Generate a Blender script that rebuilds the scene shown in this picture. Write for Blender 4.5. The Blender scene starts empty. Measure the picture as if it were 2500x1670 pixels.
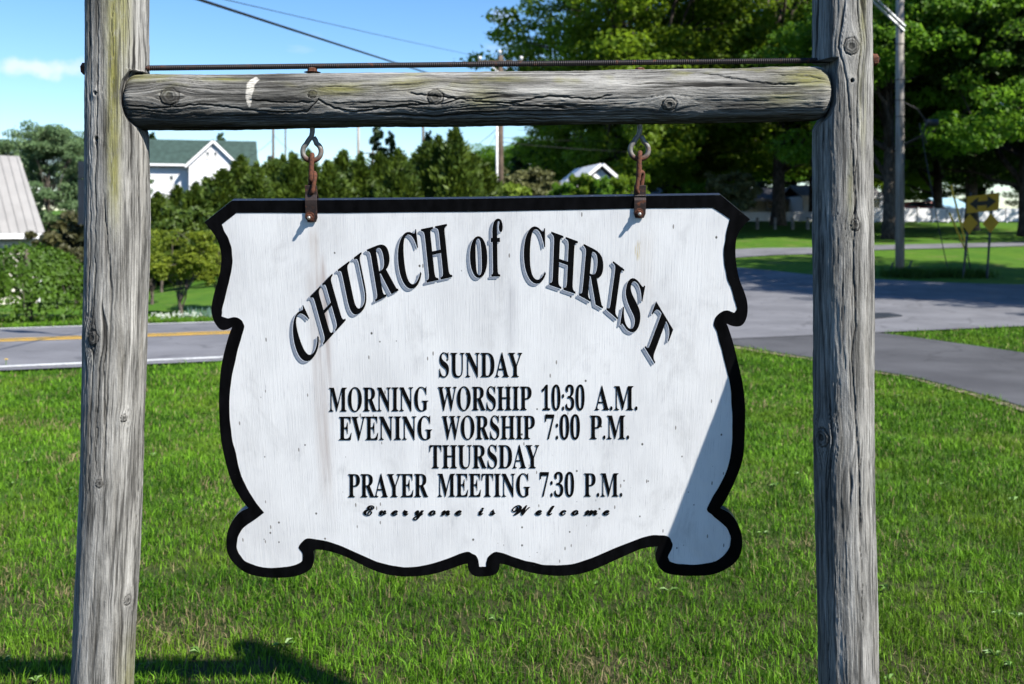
import bpy, bmesh, math, random
import numpy as np
from mathutils import Vector, Matrix

S = bpy.context.scene
COL = S.collection
R = math.radians

# ------------------------------------------------------------------ camera
F = 2430.6          # focal length in photograph pixels (35 mm on 36 mm, 2500 px wide)
D = 2.23            # camera to sign frame, metres
H = 1.55            # eye height
YH = 560.0          # horizon row in the photograph
cam_d = bpy.data.cameras.new('camera')
cam = bpy.data.objects.new('camera', cam_d)
COL.objects.link(cam)
cam.location = (0, -D, H)
cam.rotation_euler = (R(90), 0, 0)
cam_d.lens = 35
cam_d.sensor_width = 36
cam_d.shift_y = -(835 - YH) / 2500
cam_d.clip_start = 0.05
cam_d.clip_end = 6000
cam_d.dof.use_dof = True
cam_d.dof.focus_distance = 2.27
cam_d.dof.aperture_fstop = 5.6
S.camera = cam

# ------------------------------------------------------------------ light
SUN_AZ, SUN_EL = 50.0, 42.9          # degrees right of the camera axis, above the horizon
w = bpy.data.worlds.new('World')
S.world = w
w.use_nodes = True
nt = w.node_tree
nt.nodes.clear()
sky = nt.nodes.new('ShaderNodeTexSky')
sky.sky_type = 'NISHITA'
sky.sun_disc = False
sky.sun_elevation = R(SUN_EL)
sky.sun_rotation = R(180 - SUN_AZ)
sky.air_density = 1.0
sky.dust_density = 0.05
sky.ozone_density = 3.0
sky.altitude = 150
bg = nt.nodes.new('ShaderNodeBackground')
bg.inputs['Strength'].default_value = 0.092
wo = nt.nodes.new('ShaderNodeOutputWorld')
# thin fair-weather clouds, the same all round the sky, plus the small cumulus low on the left
tc = nt.nodes.new('ShaderNodeTexCoord')
mp = nt.nodes.new('ShaderNodeMapping'); mp.inputs['Scale'].default_value = (2.4, 2.4, 9.0)
mp.inputs['Location'].default_value = (0.35, 0.2, 0.1)
ns = nt.nodes.new('ShaderNodeTexNoise'); ns.inputs['Scale'].default_value = 2.0
ns.inputs['Detail'].default_value = 7; ns.inputs['Roughness'].default_value = 0.55
cr = nt.nodes.new('ShaderNodeValToRGB')
cr.color_ramp.elements[0].position = 0.62; cr.color_ramp.elements[1].position = 0.80
cr.color_ramp.elements[1].color = (0.55, 0.55, 0.55, 1)
nt.links.new(tc.outputs['Generated'], mp.inputs['Vector'])
nt.links.new(mp.outputs['Vector'], ns.inputs['Vector'])
nt.links.new(ns.outputs['Fac'], cr.inputs['Fac'])
def cloud_blob(px, py, wx, wy, k):
    v = Vector(((px - 1250) / F, 1, -(py - YH) / F)).normalized()
    sub = nt.nodes.new('ShaderNodeVectorMath'); sub.operation = 'SUBTRACT'; sub.inputs[1].default_value = v
    nt.links.new(tc.outputs['Generated'], sub.inputs[0])
    sc = nt.nodes.new('ShaderNodeVectorMath'); sc.operation = 'MULTIPLY'
    sc.inputs[1].default_value = (F / wx, F / wx, F / wy)
    nt.links.new(sub.outputs[0], sc.inputs[0])
    n2 = nt.nodes.new('ShaderNodeTexNoise'); n2.inputs['Scale'].default_value = 38; n2.inputs['Detail'].default_value = 6
    nt.links.new(tc.outputs['Generated'], n2.inputs['Vector'])
    ln = nt.nodes.new('ShaderNodeVectorMath'); ln.operation = 'LENGTH'
    nt.links.new(sc.outputs[0], ln.inputs[0])
    ma = nt.nodes.new('ShaderNodeMath'); ma.operation = 'MULTIPLY_ADD'
    nt.links.new(n2.outputs['Fac'], ma.inputs[0]); ma.inputs[1].default_value = -2.6
    nt.links.new(ln.outputs['Value'], ma.inputs[2])
    mr = nt.nodes.new('ShaderNodeMapRange'); mr.interpolation_type = 'SMOOTHSTEP'
    mr.inputs['From Min'].default_value = -0.15; mr.inputs['From Max'].default_value = -1.0
    mr.inputs['To Min'].default_value = 0; mr.inputs['To Max'].default_value = k
    nt.links.new(ma.outputs[0], mr.inputs['Value'])
    return mr.outputs[0]
acc = cr.outputs['Color']
for a in ((85, 164, 118, 25, 0.58), (1232, 42, 34, 14, 0.3)):
    b_ = cloud_blob(*a)
    mx = nt.nodes.new('ShaderNodeMath'); mx.operation = 'MAXIMUM'
    nt.links.new(acc, mx.inputs[0]); nt.links.new(b_, mx.inputs[1]); acc = mx.outputs[0]
mixc = nt.nodes.new('ShaderNodeMix'); mixc.data_type = 'RGBA'
nt.links.new(acc, mixc.inputs['Factor'])
hsv = nt.nodes.new('ShaderNodeHueSaturation'); hsv.inputs['Saturation'].default_value = 1.24; hsv.inputs['Hue'].default_value = 0.504
nt.links.new(sky.outputs['Color'], hsv.inputs['Color'])
nt.links.new(hsv.outputs['Color'], mixc.inputs['A'])
mixc.inputs['B'].default_value = (6.3, 6.2, 6.4, 1)
nt.links.new(mixc.outputs['Result'], bg.inputs['Color'])
nt.links.new(bg.outputs['Background'], wo.inputs['Surface'])

sun_d = bpy.data.lights.new('sun', 'SUN')
sun_d.energy = 5.0
sun_d.angle = R(0.53)
sun_d.color = (1.0, 0.955, 0.88)
sun = bpy.data.objects.new('sun', sun_d)
COL.objects.link(sun)
sun.location = (8, -8, 12)
ldir = Vector((-math.sin(R(SUN_AZ)) * math.cos(R(SUN_EL)), math.cos(R(SUN_AZ)) * math.cos(R(SUN_EL)), -math.sin(R(SUN_EL))))
sun.rotation_euler = ldir.to_track_quat('-Z', 'Y').to_euler()

S.view_settings.view_transform = 'Standard'
S.view_settings.look = 'None'
S.view_settings.gamma = 1
S.view_settings.exposure = 1.0
S.view_settings.use_curve_mapping = False
S.render.engine = 'CYCLES'
S.cycles.max_bounces = 6
S.cycles.diffuse_bounces = 0
S.cycles.transparent_max_bounces = 6
S.cycles.use_adaptive_sampling = True
S.cycles.use_denoising = True
S.cycles.caustics_reflective = False
S.cycles.caustics_refractive = False

# ------------------------------------------------------------------ helpers
rng = np.random.default_rng(7)
random.seed(7)

def PX(px, py, d):
    """world point seen at a photograph pixel, at distance d from the camera"""
    return Vector(((px - 1250) * d / F, d - D, H - (py - YH) * d / F))

def tag(o, label=None, cat=None, group=None, kind=None):
    if label: o['label'] = label
    if cat: o['category'] = cat
    if group: o['group'] = group
    if kind: o['kind'] = kind
    return o

def empty(name, loc=(0, 0, 0), rz=0.0):
    o = bpy.data.objects.new(name, None)
    o.empty_display_size = 0.2
    COL.objects.link(o)
    o.location = loc
    o.rotation_euler = (0, 0, rz)
    return o

def mesh_np(name, V, faces, smooth=False):
    """faces: (n,3) or (n,4) array, or list of tuples"""
    me = bpy.data.meshes.new(name)
    if isinstance(faces, np.ndarray):
        V = np.asarray(V, dtype=np.float32)
        n, k = faces.shape
        me.vertices.add(len(V)); me.vertices.foreach_set('co', V.ravel())
        me.loops.add(n * k); me.loops.foreach_set('vertex_index', faces.astype(np.int32).ravel())
        me.polygons.add(n)
        me.polygons.foreach_set('loop_start', np.arange(0, n * k, k, dtype=np.int32))
        me.polygons.foreach_set('loop_total', np.full(n, k, dtype=np.int32))
        if smooth: me.polygons.foreach_set('use_smooth', np.ones(n, dtype=bool))
        me.update(calc_edges=True)
    else:
        me.from_pydata([tuple(v) for v in V], [], faces)
        if smooth:
            for p in me.polygons: p.use_smooth = True
        me.update()
    return me

def obj(name, me, mat=None, parent=None, loc=None, rot=None):
    o = bpy.data.objects.new(name, me)
    COL.objects.link(o)
    if mat is not None and me is not None and not me.materials:
        me.materials.append(mat)
    if parent is not None: o.parent = parent
    if loc is not None: o.location = loc
    if rot is not None: o.rotation_euler = rot
    return o

def fattr(me, name, arr):
    a = me.attributes.new(name, 'FLOAT', 'POINT'); a.data.foreach_set('value', np.asarray(arr, dtype=np.float32).ravel())
def vattr(me, name, arr):
    a = me.attributes.new(name, 'FLOAT_VECTOR', 'POINT'); a.data.foreach_set('vector', np.asarray(arr, dtype=np.float32).ravel())

class MB:
    """collects simple solids into one mesh"""
    def __init__(s): s.v = []; s.f = []
    def add(s, vs, fs):
        o = len(s.v); s.v += [tuple(v) for v in vs]; s.f += [tuple(i + o for i in f) for f in fs]; return s
    def box(s, c, d, rz=0.0, rx=0.0, ry=0.0):
        m = Matrix.Translation(c) @ Matrix.Rotation(rz, 4, 'Z') @ Matrix.Rotation(ry, 4, 'Y') @ Matrix.Rotation(rx, 4, 'X')
        hx, hy, hz = d[0] / 2, d[1] / 2, d[2] / 2
        vs = [m @ Vector((x, y, z)) for x in (-hx, hx) for y in (-hy, hy) for z in (-hz, hz)]
        return s.add(vs, [(0, 1, 3, 2), (4, 6, 7, 5), (0, 4, 5, 1), (2, 3, 7, 6), (0, 2, 6, 4), (1, 5, 7, 3)])
    def tube(s, pts, rad, n=8, cap=True):
        pts = [Vector(p) for p in pts]
        if not hasattr(rad, '__len__'): rad = [rad] * len(pts)
        rings = []; up = None
        for i, p in enumerate(pts):
            t = (pts[min(i + 1, len(pts) - 1)] - pts[max(i - 1, 0)]).normalized()
            if up is None:
                up = Vector((0, 0, 1)) if abs(t.z) < 0.9 else Vector((1, 0, 0))
            a = t.cross(up)
            if a.length < 1e-4: a = t.cross(Vector((0.3, 1, 0.2)))
            a.normalize(); b = a.cross(t).normalized(); up = b
            rings.append([p + (a * math.cos(2 * math.pi * k / n) + b * math.sin(2 * math.pi * k / n)) * rad[i] for k in range(n)])
        vs = [v for r in rings for v in r]
        fs = []
        for i in range(len(pts) - 1):
            for k in range(n):
                fs.append((i * n + k, i * n + (k + 1) % n, (i + 1) * n + (k + 1) % n, (i + 1) * n + k))
        if cap:
            fs.append(tuple(range(n))[::-1]); fs.append(tuple((len(pts) - 1) * n + k for k in range(n)))
        return s.add(vs, fs)
    def prism(s, poly, axis_pts):
        """poly list of 3d points extruded by vector"""
        n = len(poly); e = Vector(axis_pts)
        vs = [Vector(p) for p in poly] + [Vector(p) + e for p in poly]
        fs = [tuple(range(n))[::-1], tuple(range(n, 2 * n))]
        for k in range(n): fs.append((k, (k + 1) % n, n + (k + 1) % n, n + k))
        return s.add(vs, fs)
    def build(s, name, mat, parent=None, smooth=False, loc=None, rot=None):
        me = mesh_np(name, s.v, s.f, smooth)
        return obj(name, me, mat, parent, loc, rot)

def bevel_mesh(me, w, seg=2, angle=30):
    bm = bmesh.new(); bm.from_mesh(me)
    bmesh.ops.recalc_face_normals(bm, faces=bm.faces)
    ed = [e for e in bm.edges if len(e.link_faces) == 2 and e.calc_face_angle(0) > R(angle)]
    bmesh.ops.bevel(bm, geom=ed, offset=w, segments=seg, affect='EDGES', profile=0.5)
    bm.to_mesh(me); bm.free()

def copy_tree(o, parent=None):
    c = o.copy(); COL.objects.link(c)
    if parent is not None: c.parent = parent
    for ch in list(o.children): copy_tree(ch, c)
    return c

# ---- numpy noise
def _h(ix, iy, seed):
    x = (ix.astype(np.int64) * 374761393 + iy.astype(np.int64) * 668265263 + seed * 974634541) & 0xffffffff
    x = ((x ^ (x >> 13)) * 1274126177) & 0xffffffff
    return ((x ^ (x >> 16)) & 0xffff) / 65535.0
def pn(x, y, seed=0):
    x, y = np.broadcast_arrays(np.asarray(x, float), np.asarray(y, float))
    ix = np.floor(x); iy = np.floor(y); fx = x - ix; fy = y - iy
    u = fx * fx * fx * (fx * (fx * 6 - 15) + 10); v = fy * fy * fy * (fy * (fy * 6 - 15) + 10)
    def g(a, b):
        t = _h(ix + a, iy + b, seed) * 2 * math.pi
        return np.cos(t) * (fx - a) + np.sin(t) * (fy - b)
    return 1.5 * ((g(0, 0) * (1 - u) + g(1, 0) * u) * (1 - v) + (g(0, 1) * (1 - u) + g(1, 1) * u) * v)
def fbm(x, y, seed=0, o=4):
    s = 0; a = 0.5
    for k in range(o): s = s + a * pn(x * 2 ** k, y * 2 ** k, seed + 17 * k); a *= 0.5
    return s
def sm(a, b, x):
    t = np.clip((x - a) / (b - a), 0, 1); return t * t * (3 - 2 * t)

# ---- node material helper
class NM:
    def __init__(s, name):
        s.m = bpy.data.materials.new(name); s.m.use_nodes = True; s.t = s.m.node_tree; s.t.nodes.clear()
        s.out = s.n('OutputMaterial'); s.p = s.n('BsdfPrincipled'); s.l(s.p.outputs[0], s.out.inputs['Surface'])
    def n(s, k, **kw):
        nd = s.t.nodes.new('ShaderNode' + k)
        for a, b in kw.items(): setattr(nd, a, b)
        return nd
    def l(s, a, b): s.t.links.new(a, b)
    def val(s, sock, v):
        if hasattr(v, 'is_output'): s.l(v, sock)
        else: sock.default_value = v
    def coord(s, kind='Object', scale=(1, 1, 1), rot=(0, 0, 0), loc=(0, 0, 0)):
        t = s.n('TexCoord'); m = s.n('Mapping'); m.inputs['Scale'].default_value = scale
        m.inputs['Rotation'].default_value = rot; m.inputs['Location'].default_value = loc
        s.l(t.outputs[kind], m.inputs['Vector']); return m.outputs[0]
    def attr(s, name, out='Fac'):
        a = s.n('Attribute', attribute_name=name); return a.outputs[out]
    def mapv(s, vec, scale):
        m = s.n('Mapping'); m.inputs['Scale'].default_value = scale; s.l(vec, m.inputs['Vector']); return m.outputs[0]
    def noise(s, vec, scale=1, detail=4, rough=0.5, dist=0.0):
        n = s.n('TexNoise'); n.inputs['Scale'].default_value = scale; n.inputs['Detail'].default_value = detail
        n.inputs['Roughness'].default_value = rough; n.inputs['Distortion'].default_value = dist
        if vec is not None: s.l(vec, n.inputs['Vector'])
        return n.outputs['Fac']
    def ramp(s, fac, stops, interp='LINEAR'):
        r = s.n('ValToRGB'); e = r.color_ramp.elements; r.color_ramp.interpolation = interp
        while len(e) < len(stops): e.new(0.5)
        for i, (p, c) in enumerate(stops):
            e[i].position = p; e[i].color = (c, c, c, 1) if not hasattr(c, '__len__') else tuple(c) + (1,) * (4 - len(c))
        s.val(r.inputs['Fac'], fac); return r.outputs['Color']
    def mix(s, fac, a, b, mode='MIX'):
        m = s.n('Mix', data_type='RGBA', blend_type=mode)
        s.val(m.inputs['Factor'], fac)
        for k, v in (('A', a), ('B', b)):
            s.val(m.inputs[k], v if hasattr(v, 'is_output') or len(v) == 4 else tuple(v) + (1,))
        return m.outputs['Result']
    def math(s, op, a, b=0.0, c=None, clamp=False):
        m = s.n('Math', operation=op); m.use_clamp = clamp
        s.val(m.inputs[0], a); s.val(m.inputs[1], b)
        if c is not None: s.val(m.inputs[2], c)
        return m.outputs[0]
    def mr(s, v, a, b, c=0.0, d=1.0, smooth=True):
        m = s.n('MapRange'); m.interpolation_type = 'SMOOTHSTEP' if smooth else 'LINEAR'
        s.val(m.inputs['Value'], v)
        for k, x in (('From Min', a), ('From Max', b), ('To Min', c), ('To Max', d)): m.inputs[k].default_value = x
        return m.outputs[0]
    def bump(s, hgt, strength=0.5, dist=0.01, normal=None):
        b = s.n('Bump'); b.inputs['Strength'].default_value = strength; b.inputs['Distance'].default_value = dist
        s.l(hgt, b.inputs['Height'])
        if normal is not None: s.l(normal, b.inputs['Normal'])
        return b.outputs[0]
    def set(s, color=None, rough=None, metal=None, spec=None, normal=None):
        for k, v in (('Base Color', color), ('Roughness', rough), ('Metallic', metal), ('Specular IOR Level', spec), ('Normal', normal)):
            if v is None: continue
            if k == 'Base Color' and not hasattr(v, 'is_output') and len(v) == 3: v = tuple(v) + (1,)
            s.val(s.p.inputs[k], v)
        return s.m
    def translucent(s, color, fac):
        t = s.n('BsdfTranslucent'); s.val(t.inputs['Color'], color)
        m = s.n('MixShader'); s.val(m.inputs[0], fac); s.l(s.p.outputs[0], m.inputs[1]); s.l(t.outputs[0], m.inputs[2])
        s.l(m.outputs[0], s.out.inputs['Surface']); return s.m

def plain(name, col, rough=0.6, metal=0.0, var=0.25, scale=6.0, spec=0.4, bump=0.0, bscale=40):
    m = NM(name); v = m.coord('Object')
    n = m.noise(v, scale, 5, 0.6)
    c = m.mix(m.mr(n, 0.3, 0.7), tuple(x * (1 - var) for x in col), tuple(min(1, x * (1 + var)) for x in col))
    nr = None
    if bump: nr = m.bump(m.noise(v, bscale, 5, 0.6), bump, 0.004)
    return m.set(c, rough, metal, spec, nr)

# ------------------------------------------------------------------ terrain
def road_p(X, d):      # distance across the main road, 0 at its near white line
    return -0.342 * (X + 5.67) + 0.94 * (d - 11.02)
def soft(x, k=3.0):
    return np.logaddexp(0, np.clip(x / k, -40, 400)) * k
def height(X, Y):
    X = np.asarray(X, float); d = np.asarray(Y, float) + D
    hr = 0.05 * np.minimum(soft(d - 24.0, 2.0), 70)
    p = road_p(X, d)
    hl = np.interp(p, [-100, 2.9, 5.9, 8.5, 11, 14, 80, 140, 500], [0, 0, -0.1, -0.3, -0.3, -0.2, 3.2, 3.6, 4.0])
    hl = hl - 1.9 * np.exp(-((X + 17) / 6.0) ** 2 - ((d - 34) / 7.0) ** 2)
    wr = sm(-1.0, 8.0, X - 0.12 * np.maximum(d - 20, 0))
    return hr * wr + hl * (1 - wr)
def hz(x, y): return float(height(x, y))
def ground_hit(px, py):
    """where the line of sight through a pixel meets the ground"""
    a = (px - 1250) / F; b = -(py - YH) / F
    t = np.arange(2.5, 400, 0.05)
    g = H + b * t - height(a * t, t - D)
    i = np.argmax(g <= 0)
    if g[i] > 0: i = len(t) - 1
    return a * t[i], t[i] - D
def gpoly(pts): return [ground_hit(*p) for p in pts]
def in_poly(x, y, poly):
    r = np.zeros(len(x), bool); n = len(poly)
    for i in range(n):
        x0, y0 = poly[i]; x1, y1 = poly[(i + 1) % n]
        c = ((y0 > y) != (y1 > y)) & (x < (x1 - x0) * (y - y0) / ((y1 - y0) or 1e-9) + x0)
        r ^= c
    return r

ca = np.concatenate([-np.geomspace(1400, 40, 26), np.arange(-39, 39.1, 0.6), np.geomspace(40, 1400, 26)])
cy = np.concatenate([-np.geomspace(300, 12, 10), np.arange(-11, 50, 0.5), np.geomspace(50.5, 2600, 60)])
GX, GY = np.meshgrid(ca, cy)
GZ = height(GX, GY)
nx_, ny_ = len(ca), len(cy)
idx = np.arange(nx_ * ny_).reshape(ny_, nx_)
fc = np.stack([idx[:-1, :-1], idx[:-1, 1:], idx[1:, 1:], idx[1:, :-1]], -1).reshape(-1, 4)
m = NM('lawn')
v = m.coord('Object')
big = m.noise(v, 0.5, 4, 0.6)
mid = m.noise(v, 3.0, 5, 0.65)
fine = m.noise(m.coord('Object', (60, 24, 60)), 1, 4, 0.7)
c = m.mix(m.mr(big, 0.35, 0.7), (0.050, 0.140, 0.007), (0.090, 0.175, 0.012))
c = m.mix(m.mr(mid, 0.45, 0.75), c, (0.026, 0.082, 0.005))
c = m.mix(m.math('MULTIPLY', m.mr(fine, 0.35, 0.75), 0.55), c, (0.085, 0.15, 0.018))
straw = m.math('MULTIPLY', m.mr(m.noise(v, 0.9, 3, 0.5), 0.56, 0.70), 0.5)
c = m.mix(straw, c, (0.17, 0.15, 0.06))
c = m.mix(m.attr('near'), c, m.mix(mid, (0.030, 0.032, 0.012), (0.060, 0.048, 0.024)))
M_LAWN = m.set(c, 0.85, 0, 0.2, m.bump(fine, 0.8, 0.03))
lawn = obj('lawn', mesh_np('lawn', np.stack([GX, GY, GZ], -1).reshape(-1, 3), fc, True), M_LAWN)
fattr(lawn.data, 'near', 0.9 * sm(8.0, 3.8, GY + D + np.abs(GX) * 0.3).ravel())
tag(lawn, 'green mown lawn stretching back to the road', None, None, 'structure')

# ---- asphalt
def asphalt(name, base, dark, crack=0.35):
    m = NM(name); v = m.coord('Object')
    g = m.noise(v, 55, 4, 0.8)
    b = m.noise(v, 0.7, 5, 0.6)
    st = m.noise(m.coord('Object', (0.5, 3.0, 1), (0, 0, R(-20))), 1.2, 5, 0.6)
    c = m.mix(m.mr(b, 0.3, 0.72), dark, base)
    c = m.mix(m.math('MULTIPLY', m.mr(st, 0.52, 0.72), 0.5), c, dark)
    c = m.mix(m.math('MULTIPLY', m.mr(g, 0.4, 0.75), 0.35), c, tuple(x * 1.5 for x in base))
    vo = m.n('TexVoronoi'); vo.feature = 'DISTANCE_TO_EDGE'; vo.inputs['Scale'].default_value = 0.55
    wv = m.n('VectorMath', operation='ADD'); m.l(v, wv.inputs[0])
    nv = m.n('TexNoise'); nv.inputs['Scale'].default_value = 1.3; m.l(v, nv.inputs['Vector']); m.l(nv.outputs['Color'], wv.inputs[1])
    m.l(wv.outputs[0], vo.inputs['Vector'])
    c = m.mix(m.math('MULTIPLY', m.mr(vo.outputs['Distance'], 0.02, 0.004), crack), c, (0.03, 0.03, 0.032))
    return m.set(c, 0.88, 0, 0.25, m.bump(g, 0.5, 0.01))
M_ROAD = asphalt('road_asphalt', (0.176, 0.176, 0.187), (0.112, 0.112, 0.121))
M_DRIVE = asphalt('driveway_asphalt', (0.088, 0.088, 0.094), (0.05, 0.05, 0.054))
def paint(name, col, base):
    m = NM(name); v = m.coord('Object')
    n = m.noise(v, 9, 6, 0.75)
    c = m.mix(m.mr(n, 0.50, 0.62), col, base)
    c = m.mix(m.math('MULTIPLY', m.mr(m.noise(v, 2.2, 3), 0.4, 0.8), 0.4), c, base)
    return m.set(c, 0.7)
M_YEL = paint('yellow_road_paint', (0.58, 0.34, 0.035), (0.30, 0.22, 0.08))
M_WHT = paint('white_road_paint', (0.62, 0.62, 0.60), (0.30, 0.30, 0.30))

def resample(pts, n):
    pts = np.array(pts, float); s = np.concatenate([[0], np.cumsum(np.hypot(*np.diff(pts, axis=0).T))])
    t = np.linspace(0, s[-1], n); return np.stack([np.interp(t, s, pts[:, 0]), np.interp(t, s, pts[:, 1])], -1)
def sheet(name, ea, eb, mat, lift, n=60, k=10, parent=None):
    A = resample(ea, n); B = resample(eb, n)
    t = np.linspace(0, 1, k)[None, :, None]
    P = A[:, None] * (1 - t) + B[:, None] * t
    z = height(P[..., 0], P[..., 1]) + lift
    V = np.concatenate([P, z[..., None]], -1).reshape(-1, 3)
    ii = np.arange(n * k).reshape(n, k)
    f = np.stack([ii[:-1, :-1], ii[1:, :-1], ii[1:, 1:], ii[:-1, 1:]], -1).reshape(-1, 4)
    return obj(name, mesh_np(name, V, f, True), mat, parent)
def RP(t, p):       # point on the main road: t along it, p across it
    return (-5.67 + 0.94 * t - 0.342 * p, 11.02 + 0.342 * t + 0.94 * p - D)
road = sheet('road', [RP(t, -0.32) for t in range(-70, 91, 5)], [RP(t, 6.15) for t in range(-70, 91, 5)], M_ROAD, 0.03, 330, 14)
tag(road, 'grey two lane asphalt road running past the church lawn', None, None, 'structure')
def line(p0, p1, t0, t1, mat, lbl):
    o = sheet('road_line', [RP(t, p0) for t in np.linspace(t0, t1, 30)], [RP(t, p1) for t in np.linspace(t0, t1, 30)], mat, 0.036, 160, 3, road)
    o['label'] = lbl; return o
line(2.70, 2.88, -70, 6.2, M_YEL, 'nearer of the two worn yellow centre lines')
line(3.02, 3.20, -70, 6.2, M_YEL, 'farther of the two worn yellow centre lines')
line(-0.10, 0.05, -70, 6.2, M_WHT, 'worn white edge line beside the church lawn')
line(5.66, 5.86, -70, 5.4, M_WHT, 'worn white edge line on the far side of the road')

far_edge = gpoly([(1480, 640), (1640, 647), (1800, 655), (1985, 674), (2133, 684), (2262, 697), (2500, 708), (2700, 716), (3000, 726)])
n_e = RP(6.0, 5.9); n_f = RP(40.0, 5.9)
cross = sheet('road_junction', [RP(t, 5.9) for t in np.linspace(6.2, 34, 20)], far_edge, M_ROAD, 0.027, 80, 26)
tag(cross, 'wide grey asphalt mouth of the side street junction', None, None, 'structure')

strip_low = gpoly([(2085, 810), (2180, 820), (2262, 831), (2365, 846), (2500, 866), (2760, 910)])
drive_near = gpoly([(1450, 806), (1600, 818), (1794, 846), (1883, 863), (1985, 878), (2133, 909), (2228, 925), (2331, 952), (2434, 980), (2560, 1018), (2760, 1080)])
drive_far = [RP(4.6, -0.25), RP(7.5, -0.25), RP(9.5, -0.25), RP(10.9, -0.25)] + strip_low
drive = sheet('driveway', drive_far, drive_near, M_DRIVE, 0.022, 90, 16)
tag(drive, 'dark newer asphalt driveway curving in beside the grass strip', None, None, 'structure')
DRIVE_POLY = drive_far + drive_near[::-1]

r2a = gpoly([(1500, 648), (1797, 631), (1985, 622), (2133, 612), (2500, 602), (3000, 590)])
r2b = gpoly([(1500, 622), (1797, 610), (1985, 606), (2133, 600), (2500, 592.5), (3000, 581)])
r2 = sheet('side_street', r2a, r2b, M_ROAD, 0.03, 80, 6)
tag(r2, 'narrow pale side street crossing the far lawn', None, None, 'structure')

# worn gravelly earth along the asphalt edges
M_DIRT = plain('dirt_edge', (0.21, 0.17, 0.12), 0.95, 0, 0.4, 12, 0.1, 0.6, 60)
def offs(pts, k):
    P = np.array(pts); t = np.gradient(P, axis=0); nrm = np.stack([-t[:, 1], t[:, 0]], -1); nrm /= np.linalg.norm(nrm, axis=1)[:, None]
    j = pn(np.arange(len(P)) * 0.8, 0.5, 3)
    return P + nrm * (k * (1 + 0.6 * j))[:, None]
dn = resample(drive_near, 60)
dirt = sheet('dirt_verge', dn, offs(dn, -0.12), M_DIRT, 0.014, 60, 3)
tag(dirt, 'thin strip of bare dirt along the driveway edge', None, None, 'structure')

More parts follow.
